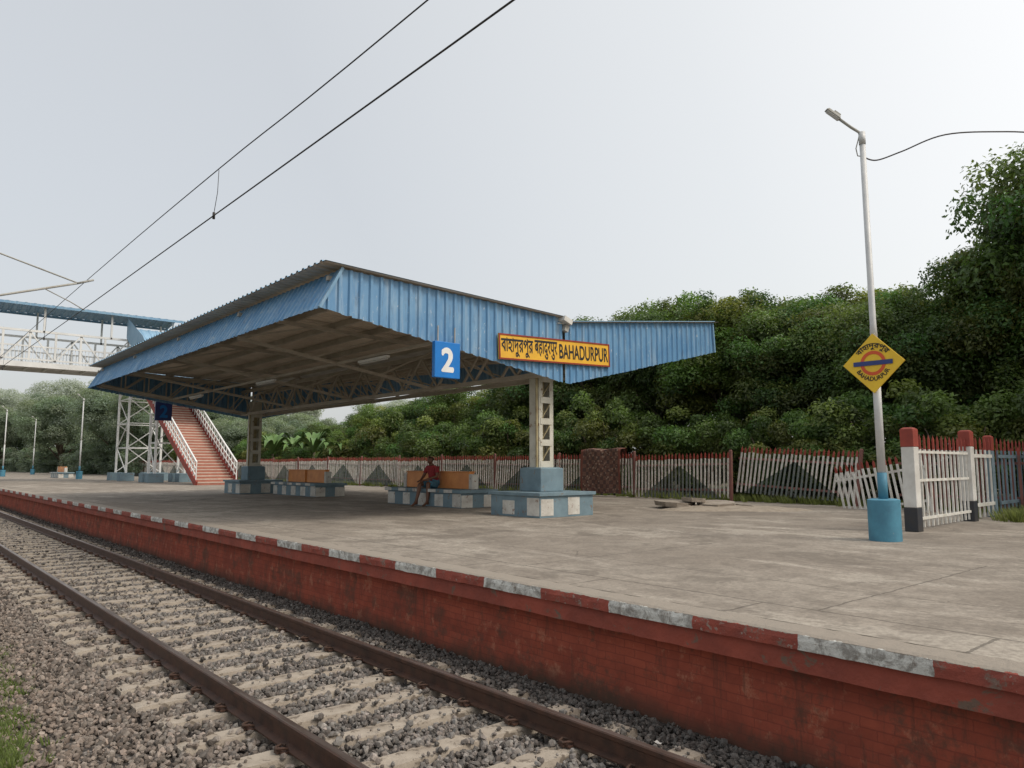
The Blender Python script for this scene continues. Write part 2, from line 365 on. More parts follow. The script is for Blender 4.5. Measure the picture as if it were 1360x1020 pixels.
# stones
def ico():
    t=(1+5**.5)/2
    v=np.array([(-1,t,0),(1,t,0),(-1,-t,0),(1,-t,0),(0,-1,t),(0,1,t),(0,-1,-t),(0,1,-t),(t,0,-1),(t,0,1),(-t,0,-1),(-t,0,1)],float);v/=np.linalg.norm(v[0])
    f=np.array([(0,11,5),(0,5,1),(0,1,7),(0,7,10),(0,10,11),(1,5,9),(5,11,4),(11,10,2),(10,7,6),(7,1,8),(3,9,4),(3,4,2),(3,2,6),(3,6,8),(3,8,9),(4,9,5),(2,4,11),(6,2,10),(8,6,7),(9,8,1)])
    return v,f
IV,IF=ico()
def randrot(n):
    q=RNG.normal(size=(n,4));q/=np.linalg.norm(q,axis=1)[:,None];w,x,y,z=q.T
    return np.stack([1-2*(y*y+z*z),2*(x*y-z*w),2*(x*z+y*w),2*(x*y+z*w),1-2*(x*x+z*z),2*(y*z-x*w),2*(x*z-y*w),2*(y*z+x*w),1-2*(x*x+y*y)],1).reshape(n,3,3)
P=[]
for n,y0,y1,s in ((68000,1.0,13,1.0),(24000,13,24,1.1),(14000,24,44,1.3)):
    x=RNG.uniform(-1.0,4.93,n);y=RNG.uniform(y0,y1,n);keep=x>(.115*y-1.2);x=x[keep];y=y[keep];P.append(np.stack([x,y,np.full(len(x),s)],1))
P=np.concatenate(P);x,y,sc=P.T
ph=((y-.9+.3)%.6)-.3
enc=.099+.030*np.sin(x*9+y*3)*np.sin(x*23+y)+.016*np.sin(x*4.1+np.floor((y-.6)/.6)*2.7)
onx=(x>1.81)&(x<4.54)
ons=(np.abs(ph)<enc)&onx
onr=(np.abs(x-RL)<.10)|(np.abs(x-RR)<.10)
r=RNG.random(len(x))
thr=np.where((x<2.05)|(x>4.3),.24,.075)
keep=~(ons&(r>thr)) & ~(onr&((np.abs(ph)<.14)|(r>.6)))
P=P[keep];x,y,sc=P.T;ons=ons[keep];onr=onr[keep];ph=ph[keep];onx=onx[keep];n=len(x)
size=RNG.uniform(.012,.030,n)*sc
size=np.where(ons,size*.7,size);size=np.where((x>4.45)|(x<1.5),size*.88,size)
surf=np.interp(x,[-1.2,.2,1.3,1.75,2.6,3.6,4.5,5],[-.40,-.30,-.230,-.210,-.212,-.212,-.213,-.222])
surf+=.014*np.sin(x*5+y*1.7)*np.sin(y*2.3)+RNG.uniform(-.012,.018,n)
z=np.where(ons|((np.abs(ph)<.105)&onx),-.156,surf);z=np.where(onr,z-.02,z)
sv=IV[None]*RNG.uniform(.68,1.28,(n,12,1))*(size[:,None,None]*RNG.uniform(.6,1.35,(n,1,3)))
V=np.einsum('nij,nkj->nki',randrot(n),sv)+np.stack([x,y,z],1)[:,None]
F=(IF[None]+12*np.arange(n)[:,None,None]).reshape(-1,3)
g=RNG.uniform(.09,.30,n);w=RNG.uniform(0,1,n)
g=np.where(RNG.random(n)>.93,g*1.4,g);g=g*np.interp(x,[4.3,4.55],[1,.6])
brown=np.clip(1-(x-.6)/2.2,0,1)
col=np.stack([g*(1+.10*w+.14*brown),g*(.955+.0*brown),g*(.89-.03*w-.10*brown)],1)
col=np.repeat(np.concatenate([col,np.ones((n,1))],1),12,0)
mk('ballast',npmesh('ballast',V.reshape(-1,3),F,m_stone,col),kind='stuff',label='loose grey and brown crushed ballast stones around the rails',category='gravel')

# ---------------------------------------------------------------- leaves
def leaf_mesh(name,cen,nrm,size,col,mat,asp=.5):
    n=len(cen)
    N=nrm+RNG.normal(size=(n,3))*.6;N/=np.linalg.norm(N,axis=1)[:,None]
    t=np.cross(N,RNG.normal(size=(n,3)));t/=np.linalg.norm(t,axis=1)[:,None];bb=np.cross(N,t)
    l=(size*RNG.uniform(.6,1.3,n))[:,None]
    V=np.stack([cen-t*l,cen-bb*l*asp+N*l*.15,cen+t*l,cen+bb*l*asp+N*l*.15],1).reshape(-1,3)
    F=np.arange(4*n).reshape(n,4)
    return npmesh(name,V,F,mat,np.repeat(np.concatenate([col,np.ones((n,1))],1),4,0))
def crown(name,R,H,K,per,leaf,mat,zc,lowcut=-.7,seed=0,spread=(.48,.92)):
    cs=[];ns=[];cl=[]
    for i in range(K):
        while True:
            d=RNG.normal(size=3);d/=np.linalg.norm(d)
            if d[2]>lowcut: break
        rr=RNG.uniform(*spread)
        lump=1+.11*math.sin(3*math.atan2(d[1],d[0])+seed)+.07*math.sin(5*d[2]*2+seed*2)
        c=np.array([d[0]*R*rr*lump,d[1]*R*rr*lump,zc+d[2]*H*rr*lump])
        cr_=RNG.uniform(.14,.24)*R
        m_=int(per*RNG.uniform(.7,1.3)*(cr_/R/.19)**1.5)
        q=RNG.normal(size=(m_,3));q/=np.linalg.norm(q,axis=1)[:,None]
        q[:,2]=np.where(q[:,2]<-.5,-q[:,2],q[:,2])
        rad=RNG.uniform(.4,1.15,m_)**.6
        p=c+q*(rad*cr_)[:,None]*np.array([1.12,1.12,.88])
        p+=RNG.normal(size=(m_,3))*cr_*.11
        p[:,2]=np.maximum(p[:,2],.05)
        cs.append(p);ns.append(q+np.array([0,0,.45]))
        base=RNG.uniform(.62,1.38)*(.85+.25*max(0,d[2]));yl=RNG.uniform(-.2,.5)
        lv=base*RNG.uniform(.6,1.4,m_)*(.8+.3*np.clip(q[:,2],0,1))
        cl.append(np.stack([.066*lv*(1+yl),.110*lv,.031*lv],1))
    return leaf_mesh(name,np.concatenate(cs),np.concatenate(ns),leaf,np.concatenate(cl),mat)
def trunk(name,h,r,spread,top):
    b=MB();pt=[Vector((0,0,-.1))];x=y=0
    for i in range(1,7):
        x+=random.uniform(-.12,.12);y+=random.uniform(-.12,.12);pt.append(Vector((x,y,h*i/6)))
    b.tube(pt,[r*1.4,r*1.05,r*.95,r*.88,r*.8,r*.7,r*.55],10)
    for k in range(9):
        a=k*2.4+random.uniform(-.4,.4);s=pt[random.randint(3,6)]
        e=Vector((math.cos(a)*spread*random.uniform(.5,.9),math.sin(a)*spread*random.uniform(.5,.9),random.uniform(h*1.0,top)))
        mdp=(s+e)/2+Vector((0,0,.3));b.tube([s,mdp,e],[r*.45,r*.3,r*.08],7)
        for q in range(2):
            e2=mdp+Vector((random.uniform(-1,1),random.uniform(-1,1),random.uniform(.3,1.3)))
            b.tube([mdp,e2],[r*.2,r*.04],5)
    return b.mesh(name,m_bark,True)
trees=[]
specs=[(3.4,3.3,120,480,.073),(3.7,3.5,130,480,.077),(3.0,3.6,112,460,.071)]
for i,(R,H,K,per,lf) in enumerate(specs):
    t=mk('broadleaf_tree',None,loc=(0,0,-500))
    mk('trunk',trunk('trunk',3.2,.2,R*.8,7),t)
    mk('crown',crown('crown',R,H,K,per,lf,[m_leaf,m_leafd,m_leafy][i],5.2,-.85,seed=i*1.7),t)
    trees.append(t)
bushes=[]
for i in range(2):
    t=mk('leafy_bush',None,loc=(0,0,-500))
    bb=MB()
    for k in range(6): 
        a=k*1.05;bb.tube([(0,0,-.1),(math.cos(a)*.5,math.sin(a)*.5,1.0),(math.cos(a)*1.1,math.sin(a)*1.1,2.0)],[.05,.035,.01],6)
    mk('trunk',bb.mesh('stems',m_bark,True),t)
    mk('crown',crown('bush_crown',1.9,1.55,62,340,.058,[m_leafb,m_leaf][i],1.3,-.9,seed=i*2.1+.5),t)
    bushes.append(t)
def tag(o,label,cat,group):
    o['label']=label;o['category']=cat;o['group']=group
def tree(X,Y,top,k,w=1.0,z0=.6,lab='tall dense broadleaf tree with dark green crown behind the fence'):
    base=8.4 if k!=2 else 8.8
    s=(top-z0)/base
    o=dup(trees[k],(X,Y,z0),random.uniform(0,6.28),(s*w,s*w,s));tag(o,lab,'tree','trees behind the platform fence');return o
for (X,Y,top,k,w) in [(26.5,23.6,8.9,0,.95),(27.5,20.2,9.6,1,.95),(26.5,17.0,9.1,2,1.05),(28,14.5,8.9,1,1.0),(26,13.3,7.7,0,1.05),(28.5,11.3,8.6,2,1.05),(26,10.5,7.4,1,1.05),
      (27,8.6,8.3,0,.95),(27,7.3,9.3,2,.85),(27.5,5.6,10.8,0,.8),(27,4.4,12.0,1,.82),(31,4.0,13.4,0,.85),(26.5,1.2,12.8,2,1.0),(27,-3.0,12.5,1,1.1),(24.5,-6,11,0,1.1),
      (26,27,7.8,1,1.1),(27,31,7.0,2,1.2),(26,35,6.6,0,1.2),(27,39.5,6.2,1,1.3),(26,44,5.9,2,1.3),(28,49,5.5,0,1.3),(27,54,5.1,1,1.3),
      (32,24.5,9.4,2,1.15),(33,18.5,9.9,0,1.15),(34,14,9.5,1,1.1),(34,9.6,9.2,2,1.1),(34,30,8.5,1,1.3),(34,37,7.2,0,1.3),(35,46,6.4,2,1.4)]:
    tree(X,Y,top,k,w)
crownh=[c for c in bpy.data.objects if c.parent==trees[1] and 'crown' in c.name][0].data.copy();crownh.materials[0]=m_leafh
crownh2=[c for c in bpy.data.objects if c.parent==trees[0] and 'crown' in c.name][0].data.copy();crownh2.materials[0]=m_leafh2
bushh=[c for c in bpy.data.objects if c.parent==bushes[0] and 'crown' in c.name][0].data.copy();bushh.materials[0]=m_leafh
def setcrown(o,me):
    for c in [c for c in bpy.data.objects if c.parent==o and 'crown' in c.name]: c.data=me
def hz(me,X,Y,top,w):
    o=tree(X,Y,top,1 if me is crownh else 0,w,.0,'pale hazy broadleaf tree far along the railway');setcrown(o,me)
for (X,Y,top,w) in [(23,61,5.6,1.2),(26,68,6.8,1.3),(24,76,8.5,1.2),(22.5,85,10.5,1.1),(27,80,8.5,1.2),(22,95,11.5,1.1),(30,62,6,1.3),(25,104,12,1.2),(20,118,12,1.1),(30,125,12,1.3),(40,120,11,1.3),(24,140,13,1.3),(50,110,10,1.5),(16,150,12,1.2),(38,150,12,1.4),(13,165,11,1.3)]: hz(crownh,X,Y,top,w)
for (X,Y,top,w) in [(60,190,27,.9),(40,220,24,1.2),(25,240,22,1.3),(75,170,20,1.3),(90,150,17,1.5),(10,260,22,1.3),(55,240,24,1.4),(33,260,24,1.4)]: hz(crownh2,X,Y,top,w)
yy=-3
while yy<74:
    s=random.uniform(.85,1.3)*(1.0 if yy<30 else 1.1)
    o=dup(bushes[random.randint(0,1)],(23.0+random.uniform(-.4,.9),yy,.6),random.uniform(0,6.28),(s*1.05,s*1.05,s*random.uniform(.9,1.25)))
    tag(o,'dense dark green bush growing behind the picket fence','bush','bushes behind the platform fence')
    yy+=random.uniform(1.6,2.3)*(1 if yy<30 else 1.4)
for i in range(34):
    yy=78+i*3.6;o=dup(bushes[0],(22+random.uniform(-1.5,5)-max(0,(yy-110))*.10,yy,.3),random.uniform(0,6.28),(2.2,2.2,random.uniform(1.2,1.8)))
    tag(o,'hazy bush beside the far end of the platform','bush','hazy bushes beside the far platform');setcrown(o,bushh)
for t in trees+bushes:
    for c in [c for c in bpy.data.objects if c.parent==t]: bpy.data.objects.remove(c)
    bpy.data.objects.remove(t)
def banana(name):
    t=mk(name,None);b=MB();b.tube([(0,0,-.1),(.02,0,.9),(.05,.03,1.7)],[.12,.10,.06],10);mk('trunk',b.mesh('banana_stem',m_bark,True),t)
    b=MB()
    for k in range(9):
        a=k*2.4;L_=random.uniform(1.3,1.9);up=random.uniform(.5,1.2);W_=.20
        for i in range(9):
            s=i/8;r=L_*s*.8;z=1.65+up*math.sin(s*2.2)*1.2-.5*s*s
            wd=W_*math.sin(math.pi*min(1,.12+s*.88))
            c=Vector((math.cos(a)*r,math.sin(a)*r,z));sd_=Vector((-math.sin(a),math.cos(a),0))
            row=[c-sd_*wd+Vector((0,0,.09)),c,c+sd_*wd+Vector((0,0,.09))]
            o=len(b.v);b.v+=[tuple(p) for p in row]
            if i:
                for q in range(2): b.f.append((o-3+q,o-2+q,o+1+q,o+q));b.m.append(0)
    mm=simple('banana_leaf',(.12,.21,.055),(.08,.15,.04),3,.5)
    mk('leaf',b.mesh('banana_leaves',mm,True),t)
    return t
bt=banana('banana_plant');bt.location=(21.8,45,.4);bt.scale=(1.2,1.2,1.3);tag(bt,'banana plant with broad arching green leaves behind the fence','banana plant','banana plants behind the fence')
for (X,Y,s) in [(22.1,48.5,1.2),(21.8,42,1.0),(22.0,52,1.3)]:
    o=dup(bt,(X,Y,.4),random.uniform(0,6),s)
def tufts(name,pts_,h,label):
    n=0;Vs=[];Fs=[];cl=[]
    for (X,Y,Z) in pts_:
        for k in range(16):
            a=random.uniform(0,6.28);l=h*random.uniform(.5,1.2);r=random.uniform(0,.08);w_=.005+h*.02
            bx=X+math.cos(a)*r;by=Y+math.sin(a)*r;ax=math.cos(a)*l*.5;ay=math.sin(a)*l*.5
            Vs+=[(bx-w_,by+w_*.5,Z),(bx+w_,by-w_*.5,Z),(bx+ax*.6+w_*.6,by+ay*.6,Z+l*.7),(bx+ax,by+ay,Z+l)]
            Fs.append((n,n+1,n+2,n+3));n+=4
            g_=random.uniform(.6,1.5);cl+=[(.10*g_,.12*g_,.037*g_,1)]*4
    mk(name,npmesh(name,np.array(Vs),np.array(Fs),m_leafd if name=='grass' else m_leaf,np.array(cl)),kind='stuff',label=label,category='grass')
gp=[]
for i in range(420):
    c=random.choice([(.88,7.2,.12),(1.0,8.6,.13),(.80,6.4,.10),(.7,8.2,.15),(.3,8,.4),(1.05,10,.12)])
    gp.append((c[0]+random.gauss(0,c[2]),c[1]+random.gauss(0,c[2]*2.6),-.258))
tufts('grass',gp,.07,'sparse green grass growing at the edge of the ballast')
tufts('weeds',[(20.35+random.gauss(0,.25),random.uniform(3,60),.69) for i in range(700)]+[(random.uniform(17,20.4),random.gauss(4.6,.3),.69) for i in range(160)],.24,'green weeds growing along the foot of the fence')

# ---------------------------------------------------------------- canopy
can=mk('platform_canopy',None,loc=(11.5,0,PZ),label='blue corrugated platform canopy with butterfly roof on steel columns',category='canopy')
OX,OZ=11.5,PZ
Y0,Y1=11.7,29.8
def L3(x,y,z): return (x-OX,y,z-OZ)
PER=[(0,0),(.11,0),(.135,1),(.185,1)]
def ribs(a,b,per=.21):
    out=[];s=a
    while s<b:
        for (o,d) in PER:
            q=s+o*per/.21
            if q<=b: out.append((q,d))
        s+=per
    out.append((b,0));return out
def lin(x,xa,za,xb,zb): return za+(zb-za)*(x-xa)/(xb-xa)
def topz(x):
    if x<6.12: return lin(x,5.70,4.54,6.12,5.28)
    if x<=11.62: return lin(x,6.12,5.28,11.62,5.10)
    return lin(x,11.62,5.0,17.4,5.72)
def botz(x):
    return lin(x,5.70,4.53,11.75,3.62) if x<11.75 else lin(x,11.75,3.62,17.45,4.90)
def endf(yp,sg,xa,xb):
    b=MB();prev=None
    for (x,d) in ribs(xa,xb):
        y=yp-sg*.036*d
        o=len(b.v);j=random.uniform(-.012,.012)
        b.v+=[L3(x,y,botz(x)+j),L3(x,y,topz(x))]
        if prev is not None: b.f.append((prev,o,o+1,prev+1));b.m.append(0)
        prev=o
    return b.mesh('fascia',m_sheet)
mk('end_fascia',endf(Y0,1,5.70,11.60),can);mk('end_fascia',endf(Y0-.02,1,11.66,17.42),can)
mk('end_fascia',endf(Y1,-1,5.70,11.60),can);mk('end_fascia',endf(Y1,-1,11.66,17.42),can)
def sidef(xt,zt,xb,zb,sg):
    b=MB();prev=None
    for (y,d) in ribs(Y0,Y1):
        o=len(b.v);b.v+=[L3(xb-sg*.032*d,y,zb+random.uniform(-.01,.01)),L3(xt-sg*.032*d,y,zt)]
        if prev is not None: b.f.append((prev,prev+1,o+1,o));b.m.append(0)
        prev=o
    return b.mesh('side_fascia',m_sheet)
mk('side_fascia',sidef(6.12,5.28,5.70,4.53,1),can);mk('side_fascia',sidef(17.35,5.70,17.45,4.90,-1),can)
b=MB();b.bar(L3(5.68,Y0-.03,4.52),L3(6.10,Y0-.03,5.29),.07,.05);mk('corner_trim',b.mesh('corner_trim',m_sheet2),can)
b=MB();b.bar(L3(17.45,Y0-.05,4.9),L3(17.38,Y0-.05,5.74),.05);mk('corner_trim',b.mesh('corner_trim',m_sheet2),can)
b=MB();b.box(L3(11.63,Y0-.07,4.86),(.12,.10,.14),0,Matrix.Rotation(.3,3,'Y'));mk('ridge_trim',b.mesh('ridge_trim',m_grey),can)
b=MB();b.box(L3(11.60,Y0-.07,5.03),(.26,.26,.11),0,Matrix.Rotation(.35,3,'Y'));b.box(L3(11.63,(Y0+Y1)/2,4.97),(.4,Y1-Y0+.1,.02))
mk('gutter',b.mesh('gutter',m_white),can)
def roofm(xa,za,xb,zb,off,mat,name):
    b=MB();prev=None
    for (y,d) in ribs(Y0-.14,Y1+.14,.24):
        o=len(b.v);b.v+=[L3(xa,y,za+off+.035*d),L3(xb,y,zb+off+.035*d)]
        if prev is not None: b.f.append((prev,o,o+1,prev+1));b.m.append(0)
        prev=o
    return b.mesh(name,mat)
for (xa,za,xb,zb) in [(5.72,5.345,11.60,5.12),(11.66,5.02,17.6,5.77)]:
    mk('roof_sheet',roofm(xa,za,xb,zb,.0,m_sheet2,'roof_sheet'),can)
    mk('roof_underside',roofm(xa+.01,za,xb,zb,-.012,m_soffit,'roof_underside'),can)
for i in range(6):
    for x,z in ((6.25+i*1.03,lin(6.25+i*1.03,5.72,5.345,11.6,5.12)-.085),(12.0+i*1.05,lin(12.0+i*1.05,11.66,5.02,17.6,5.77)-.085)):
        b=MB();b.box(L3(x,(Y0+Y1)/2,z),(.07,Y1-Y0-.1,.13));mk('purlin',b.mesh('purlin',m_truss),can)
for y in [11.95,16.2,20.5,24.8,29.0,29.6]:
    b=MB();full=y in (11.95,29.0,29.6)
    for (xa,xb,rt) in [(5.95,11.4,lambda x:lin(x,5.72,5.345,11.6,5.12)),(17.3,11.85,lambda x:lin(x,11.66,5.02,17.6,5.77))]:
        T=lambda x:rt(x)-.20
        Bt=lambda x:botz(x)+.12
        b.bar(L3(xa,y,T(xa)),L3(xb,y,T(xb)),.08,.08);b.bar(L3(xa,y,Bt(xa)),L3(xb,y,Bt(xb)),.07,.07)
        n=7 if full else 3
        for i in range(n):
            x1=xa+(xb-xa)*i/n;x2=xa+(xb-xa)*(i+1)/n
            b.bar(L3(x1,y,Bt(x1)),L3(x2,y,T(x2)),.04)
            if full: b.bar(L3(x2,y,T(x2)),L3(x2,y,Bt(x2)),.04)
    b.bar(L3(11.4,y,3.95),L3(11.85,y,3.95),.07);b.bar(L3(11.4,y,4.86),L3(11.85,y,4.86),.07)
    mk('cross_truss',b.mesh('cross_truss',m_truss),can)
for x in (11.2,11.95):
    b=MB()
    b.box(L3(x,(Y0+Y1)/2,3.82),(.09,Y1-Y0-.3,.10));b.box(L3(x,(Y0+Y1)/2,4.72),(.09,Y1-Y0-.3,.10))
    n=22
    for i in range(n):
        ya=Y0+.3+(Y1-Y0-.6)*i/n;yb=Y0+.3+(Y1-Y0-.6)*(i+1)/n
        if i%2:b.bar(L3(x,ya,3.85),L3(x,yb,4.7),.05)
        else:b.bar(L3(x,ya,4.7),L3(x,yb,3.85),.05)
    mk('valley_truss',b.mesh('valley_truss',m_truss),can)
for x in (8.4,14.5):
    b=MB();b.box(L3(x,(Y0+Y1)/2,botz(x)+.13),(.06,Y1-Y0-.2,.06));mk('tie_bar',b.mesh('tie_bar',m_truss),can)
def tubelight(x,y):
    b=MB();b.box((0,0,.03),(.09,1.25,.05),0);b.tube([(0,-.6,-.015),(0,.6,-.015)],.02,8,1)
    mk('tube_light',b.mesh('tube_light',[m_swhite,m_lens]),can,L3(x,y,botz(x)+.02))
for y in (14.5,20.5,26.5): tubelight(8.4,y)
for cy in (12.3,29.0):
    b=MB();h0=1.03;h1=3.75-PZ+.1
    for s in (-1,1):
        b.box((s*.215,0,(h0+h1)/2),(.014,.32,h1-h0));b.box((s*.16,.153,(h0+h1)/2),(.10,.014,h1-h0));b.box((s*.16,-.153,(h0+h1)/2),(.10,.014,h1-h0))
    n=5
    for i in range(n):
        z=h0+.10+(h1-h0-.20)*i/(n-1)
        for s in (-1,1): b.box((0,s*.166,z),(.36,.012,.14),0)
        if i<n-1:
            z2=h0+.10+(h1-h0-.20)*(i+1)/(n-1)
            for s in (-1,1): b.bar((-.13,s*.150,z+.07),(.13,s*.150,z2-.07),.035,.012,1)
    b.tube([(-.255,-.12,h0),(-.255,-.12,h1)],.028,8,1)
    b.box((0,0,(h0+h1)/2),(.16,.012,h1-h0),1)
    b.box((0,0,h1+.02),(.56,.5,.04));b.box((0,0,h1+.25),(.42,.30,.42))
    mk('column',b.mesh('column',[m_cream,m_yb]),can,(0,cy,0))
    b=MB();b.box((0,0,.235),(1.62,1.62,.47),0)
    b.box((0,0,.49),(1.72,1.72,.07),0)
    for k in range(4):
        for s in (-1,1):
            if k%2==0:
                hh_=random.uniform(.28,.38);b.box((-.60+k*.40,s*.812,.04+hh_/2),(random.uniform(.34,.4),.012,hh_),1);hh_=random.uniform(.28,.38);b.box((s*.812,-.60+k*.40,.04+hh_/2),(.012,random.uniform(.34,.4),hh_),1)
    o=mk('column_plinth',b.mesh('plinth',[m_pale,m_tilew]),can,(0,cy,0));bev(o,.02,2)
    b=MB();b.box((0,0,.525+.26),(.70,.70,.52),0);b.box((0,0,1.04),(.62,.60,.04))
    o=mk('column_footing',b.mesh('footing',m_pale),can,(0,cy,0));bev(o,.02,2)

# ---------------------------------------------------------------- text: glyph outlines filled by the non-zero winding rule
def outline(txt):
    cu=bpy.data.curves.new('lettering','FONT');cu.body=txt;cu.size=1;cu.fill_mode='NONE'
    o=bpy.data.objects.new('tmp',cu);C.objects.link(o)
    bpy.context.view_layer.update()
    dg=bpy.context.evaluated_depsgraph_get();me=bpy.data.meshes.new_from_object(o.evaluated_get(dg))
    bpy.data.objects.remove(o)
    P=[(v.co.x,v.co.y) for v in me.vertices];E=[]
    for e in me.edges:
        a,b=sorted(e.vertices);E.append((a,b) if b-a==1 else (b,a))
    bpy.data.meshes.remove(me);return P,E
def raster(txt,bold=.01,st=.010):
    P,E=outline(txt);P=np.array(P);a=P[[e[0] for e in E]];b=P[[e[1] for e in E]]
    x0,y0=P.min(0)-bold-st;x1,y1=P.max(0)+bold+st
    nx=int((x1-x0)/st)+1;ny=int((y1-y0)/st)+1;xc=x0+(np.arange(nx)+.5)*st;G=np.zeros((ny,nx),bool)
    for j in range(ny):
        y=y0+(j+.5)*st+1e-6
        up=(a[:,1]<=y)&(b[:,1]>y);dn=(a[:,1]>y)&(b[:,1]<=y);s=up|dn
        if not s.any(): continue
        xs=a[s,0]+(y-a[s,1])/(b[s,1]-a[s,1])*(b[s,0]-a[s,0]);sg=np.where(up[s],1,-1)
        G[j]=(((xs[None]<xc[:,None])*sg[None]).sum(1)!=0)
    r=int(round(bold/st))
    if r:
        D=G.copy()
        for dy in range(-r,r+1):
            for dx in range(-r,r+1):
                if dx*dx+dy*dy<=r*r+.5: D|=np.roll(np.roll(G,dy,0),dx,1)
        G=D
    V=[];F=[]
    for j in range(ny):
        i=0
        while i<nx:
            if G[j,i]:
                k=i
                while k<nx and G[j,k] and k-i<6:k+=1
                n=len(V);X0=x0+i*st;X1=x0+k*st;Y0_=y0+j*st;Y1_=Y0_+st
                V+=[(X0,Y0_),(X1,Y0_),(X1,Y1_),(X0,Y1_)];F.append((n,n+1,n+2,n+3));i=k
            else:i+=1
    return np.array(V),F
def textmesh(txt,x0,x1,z0,z1,bold=.016):
    V,F=raster(txt,bold);mn=V.min(0);mx=V.max(0)
    x=x0+(V[:,0]-mn[0])/(mx[0]-mn[0])*(x1-x0);z=z0+(V[:,1]-mn[1])/(mx[1]-mn[1])*(z1-z0)
    b=MB();b.add(list(zip(x,x*0,z)),F);return b
nb=mk('station_name_board',None,loc=(11.355,Y0-.085,4.318),rot=(0,-.036,0),label='long orange station name board reading BAHADURPUR in three scripts',category='sign')
W_,H_=3.4,.54
b=MB();b.box((0,0,0),(W_,.03,H_));mk('panel',b.mesh('panel',m_yelo),nb)
b=MB()
for s in (-1,1): b.box((0,-.019,s*(H_/2-.016)),(W_,.014,.032));b.box((s*(W_/2-.016),-.019,0),(.032,.014,H_-.065))
mk('frame',b.mesh('frame',m_sred),nb)
for (t,a,c,z0,z1,th) in [('বাহাদুরপুর',-1.64,-.74,-.21,.20,.02),('बहादुरपुर',-.70,-.02,-.21,.20,.02),('BAHADURPUR',.04,1.64,-.165,.165,.02)]:
    mk('lettering',textmesh(t,a,c,z0,z1,th).mesh('lettering',m_black),nb,(0,-.019,0))
def numsign(y,flip,label,mb):
    r=mk('platform_number_sign',None,loc=(8.31,y,3.83),rot=(0,0,math.pi if flip else 0),label=label,category='sign',group='platform number signs under the canopy')
    b=MB();b.box((0,0,0),(.60,.10,.70));o=mk('box',b.mesh('sign_box',mb),r);bev(o,.01)
    for s,rz in ((-1,0),(1,math.pi)):
        mk('lettering',textmesh('2',-.15,.15,-.24,.24,.04).mesh('lettering',m_swhite if not flip else m_sblue),r,(0,s*.053,0),(0,0,rz))
    b=MB()
    for s in (-1,1): b.box((s*.2,.0,.5),(.02,.02,.32))
    mk('hanger',b.mesh('hanger',m_grey),r)
numsign(Y0-.12,False,'blue box sign with white number 2 hanging from the canopy edge',m_sblue)
numsign(Y1+.12,True,'blue box sign coloured darker for shade, hanging at the far canopy end',m_nblue)  # shade painted into far sign: darker blue box, blue numeral

# ---------------------------------------------------------------- benches
def bench():
    r=mk('station_bench',None,label='masonry back-to-back bench with blue white tiles and orange backrest',category='bench',group='benches on the platform')
    L_,W2=3.7,1.25
    b=MB();b.box((0,0,.19),(W2-.14,L_-.14,.38),0)
    n=9
    for i in range(n):
        if i%2==0:
            for s in (-1,1): hh_=random.uniform(.28,.36);b.box((s*((W2-.14)/2+.004),-L_/2+.07+(i+.5)*(L_-.14)/n,.02+hh_/2),(.012,(L_-.14)/n*random.uniform(.85,1),hh_),1)
    for i in (0,2):
        for s in (-1,1): b.box((-(W2-.14)/2+(i+.5)*(W2-.14)/3,s*((L_-.14)/2+.004),.17),((W2-.14)/3,.012,.32),1)
    o=mk('base',b.mesh('bench_base',[m_pale,m_tilew]),r);bev(o,.006,1)
    b=MB();b.box((0,0,.425),(W2,L_,.09),0)
    n=10
    for i in range(n):
        if i%2:
            for s in (-1,1): b.box((s*(W2/2+.003),-L_/2+(i+.5)*L_/n,.425),(.010,L_/n,.084),1)
    o=mk('seat',b.mesh('bench_seat',[m_pale,m_tilew]),r);bev(o,.008,2)
    for s in (-1,1):
        b=MB();b.box((0,s*.80,.695),(.16,1.42,.44),0);b.box((0,s*1.58,.67),(.22,.14,.40),1);b.box((0,s*.80,.925),(.20,1.46,.03),0)
        o=mk('backrest',b.mesh('bench_backrest',[m_orange,m_tilew]),r);bev(o,.01,2)
    return r
b1=bench();b1.location=(12.1,17.15,PZ)
b2=dup(b1,(12.3,25.8,PZ));b3=dup(b1,(12.6,74,PZ))

# ---------------------------------------------------------------- person
def skin(name,verts,edges,rad,mat,sub=2,root=0):
    me=bpy.data.meshes.new(name);me.from_pydata(verts,edges,[])
    o=bpy.data.objects.new(name+'_tmp',me);C.objects.link(o)
    s=o.modifiers.new('s','SKIN');s.use_smooth_shade=True
    sv=me.skin_vertices[0].data
    for i,rr in enumerate(rad):
        sv[i].radius=(rr,rr) if not hasattr(rr,'__len__') else rr
        sv[i].use_root=(i==root)
    q=o.modifiers.new('d','SUBSURF');q.levels=sub;q.render_levels=sub
    bpy.context.view_layer.update();dg=bpy.context.evaluated_depsgraph_get()
    r=bpy.data.meshes.new_from_object(o.evaluated_get(dg));bpy.data.objects.remove(o)
    r.materials.clear();r.materials.append(mat);r.name=name
    for p in r.polygons:p.use_smooth=True;p.material_index=0
    return r
pv=[(0,0,.58),(-.03,0,.76),(-.08,0,.94),(-.11,0,1.06),(-.14,0,1.13),(-.175,0,1.185),(-.178,0,1.255),(-.155,0,1.325)]
pr=[(.14,.11),(.125,.10),(.15,.10),(.10,.075),(.05,.05),(.060,.066),(.078,.090),(.068,.070)]
pe=[(i,i+1) for i in range(7)]
def add(p,r,par):
    pv.append(p);pr.append(r);pe.append((par,len(pv)-1));return len(pv)-1
nose=add((-.272,0,1.24),.013,6)
for s in (-1,1): add((-.165,s*.088,1.25),.014,6)
knees=[(-.46,.13,.60),(-.40,-.12,.62)];ank=[(-.62,.10,.11),(-.46,-.16,.11)]
hands=[(-.42,.13,.69),(-.44,-.05,.70)]
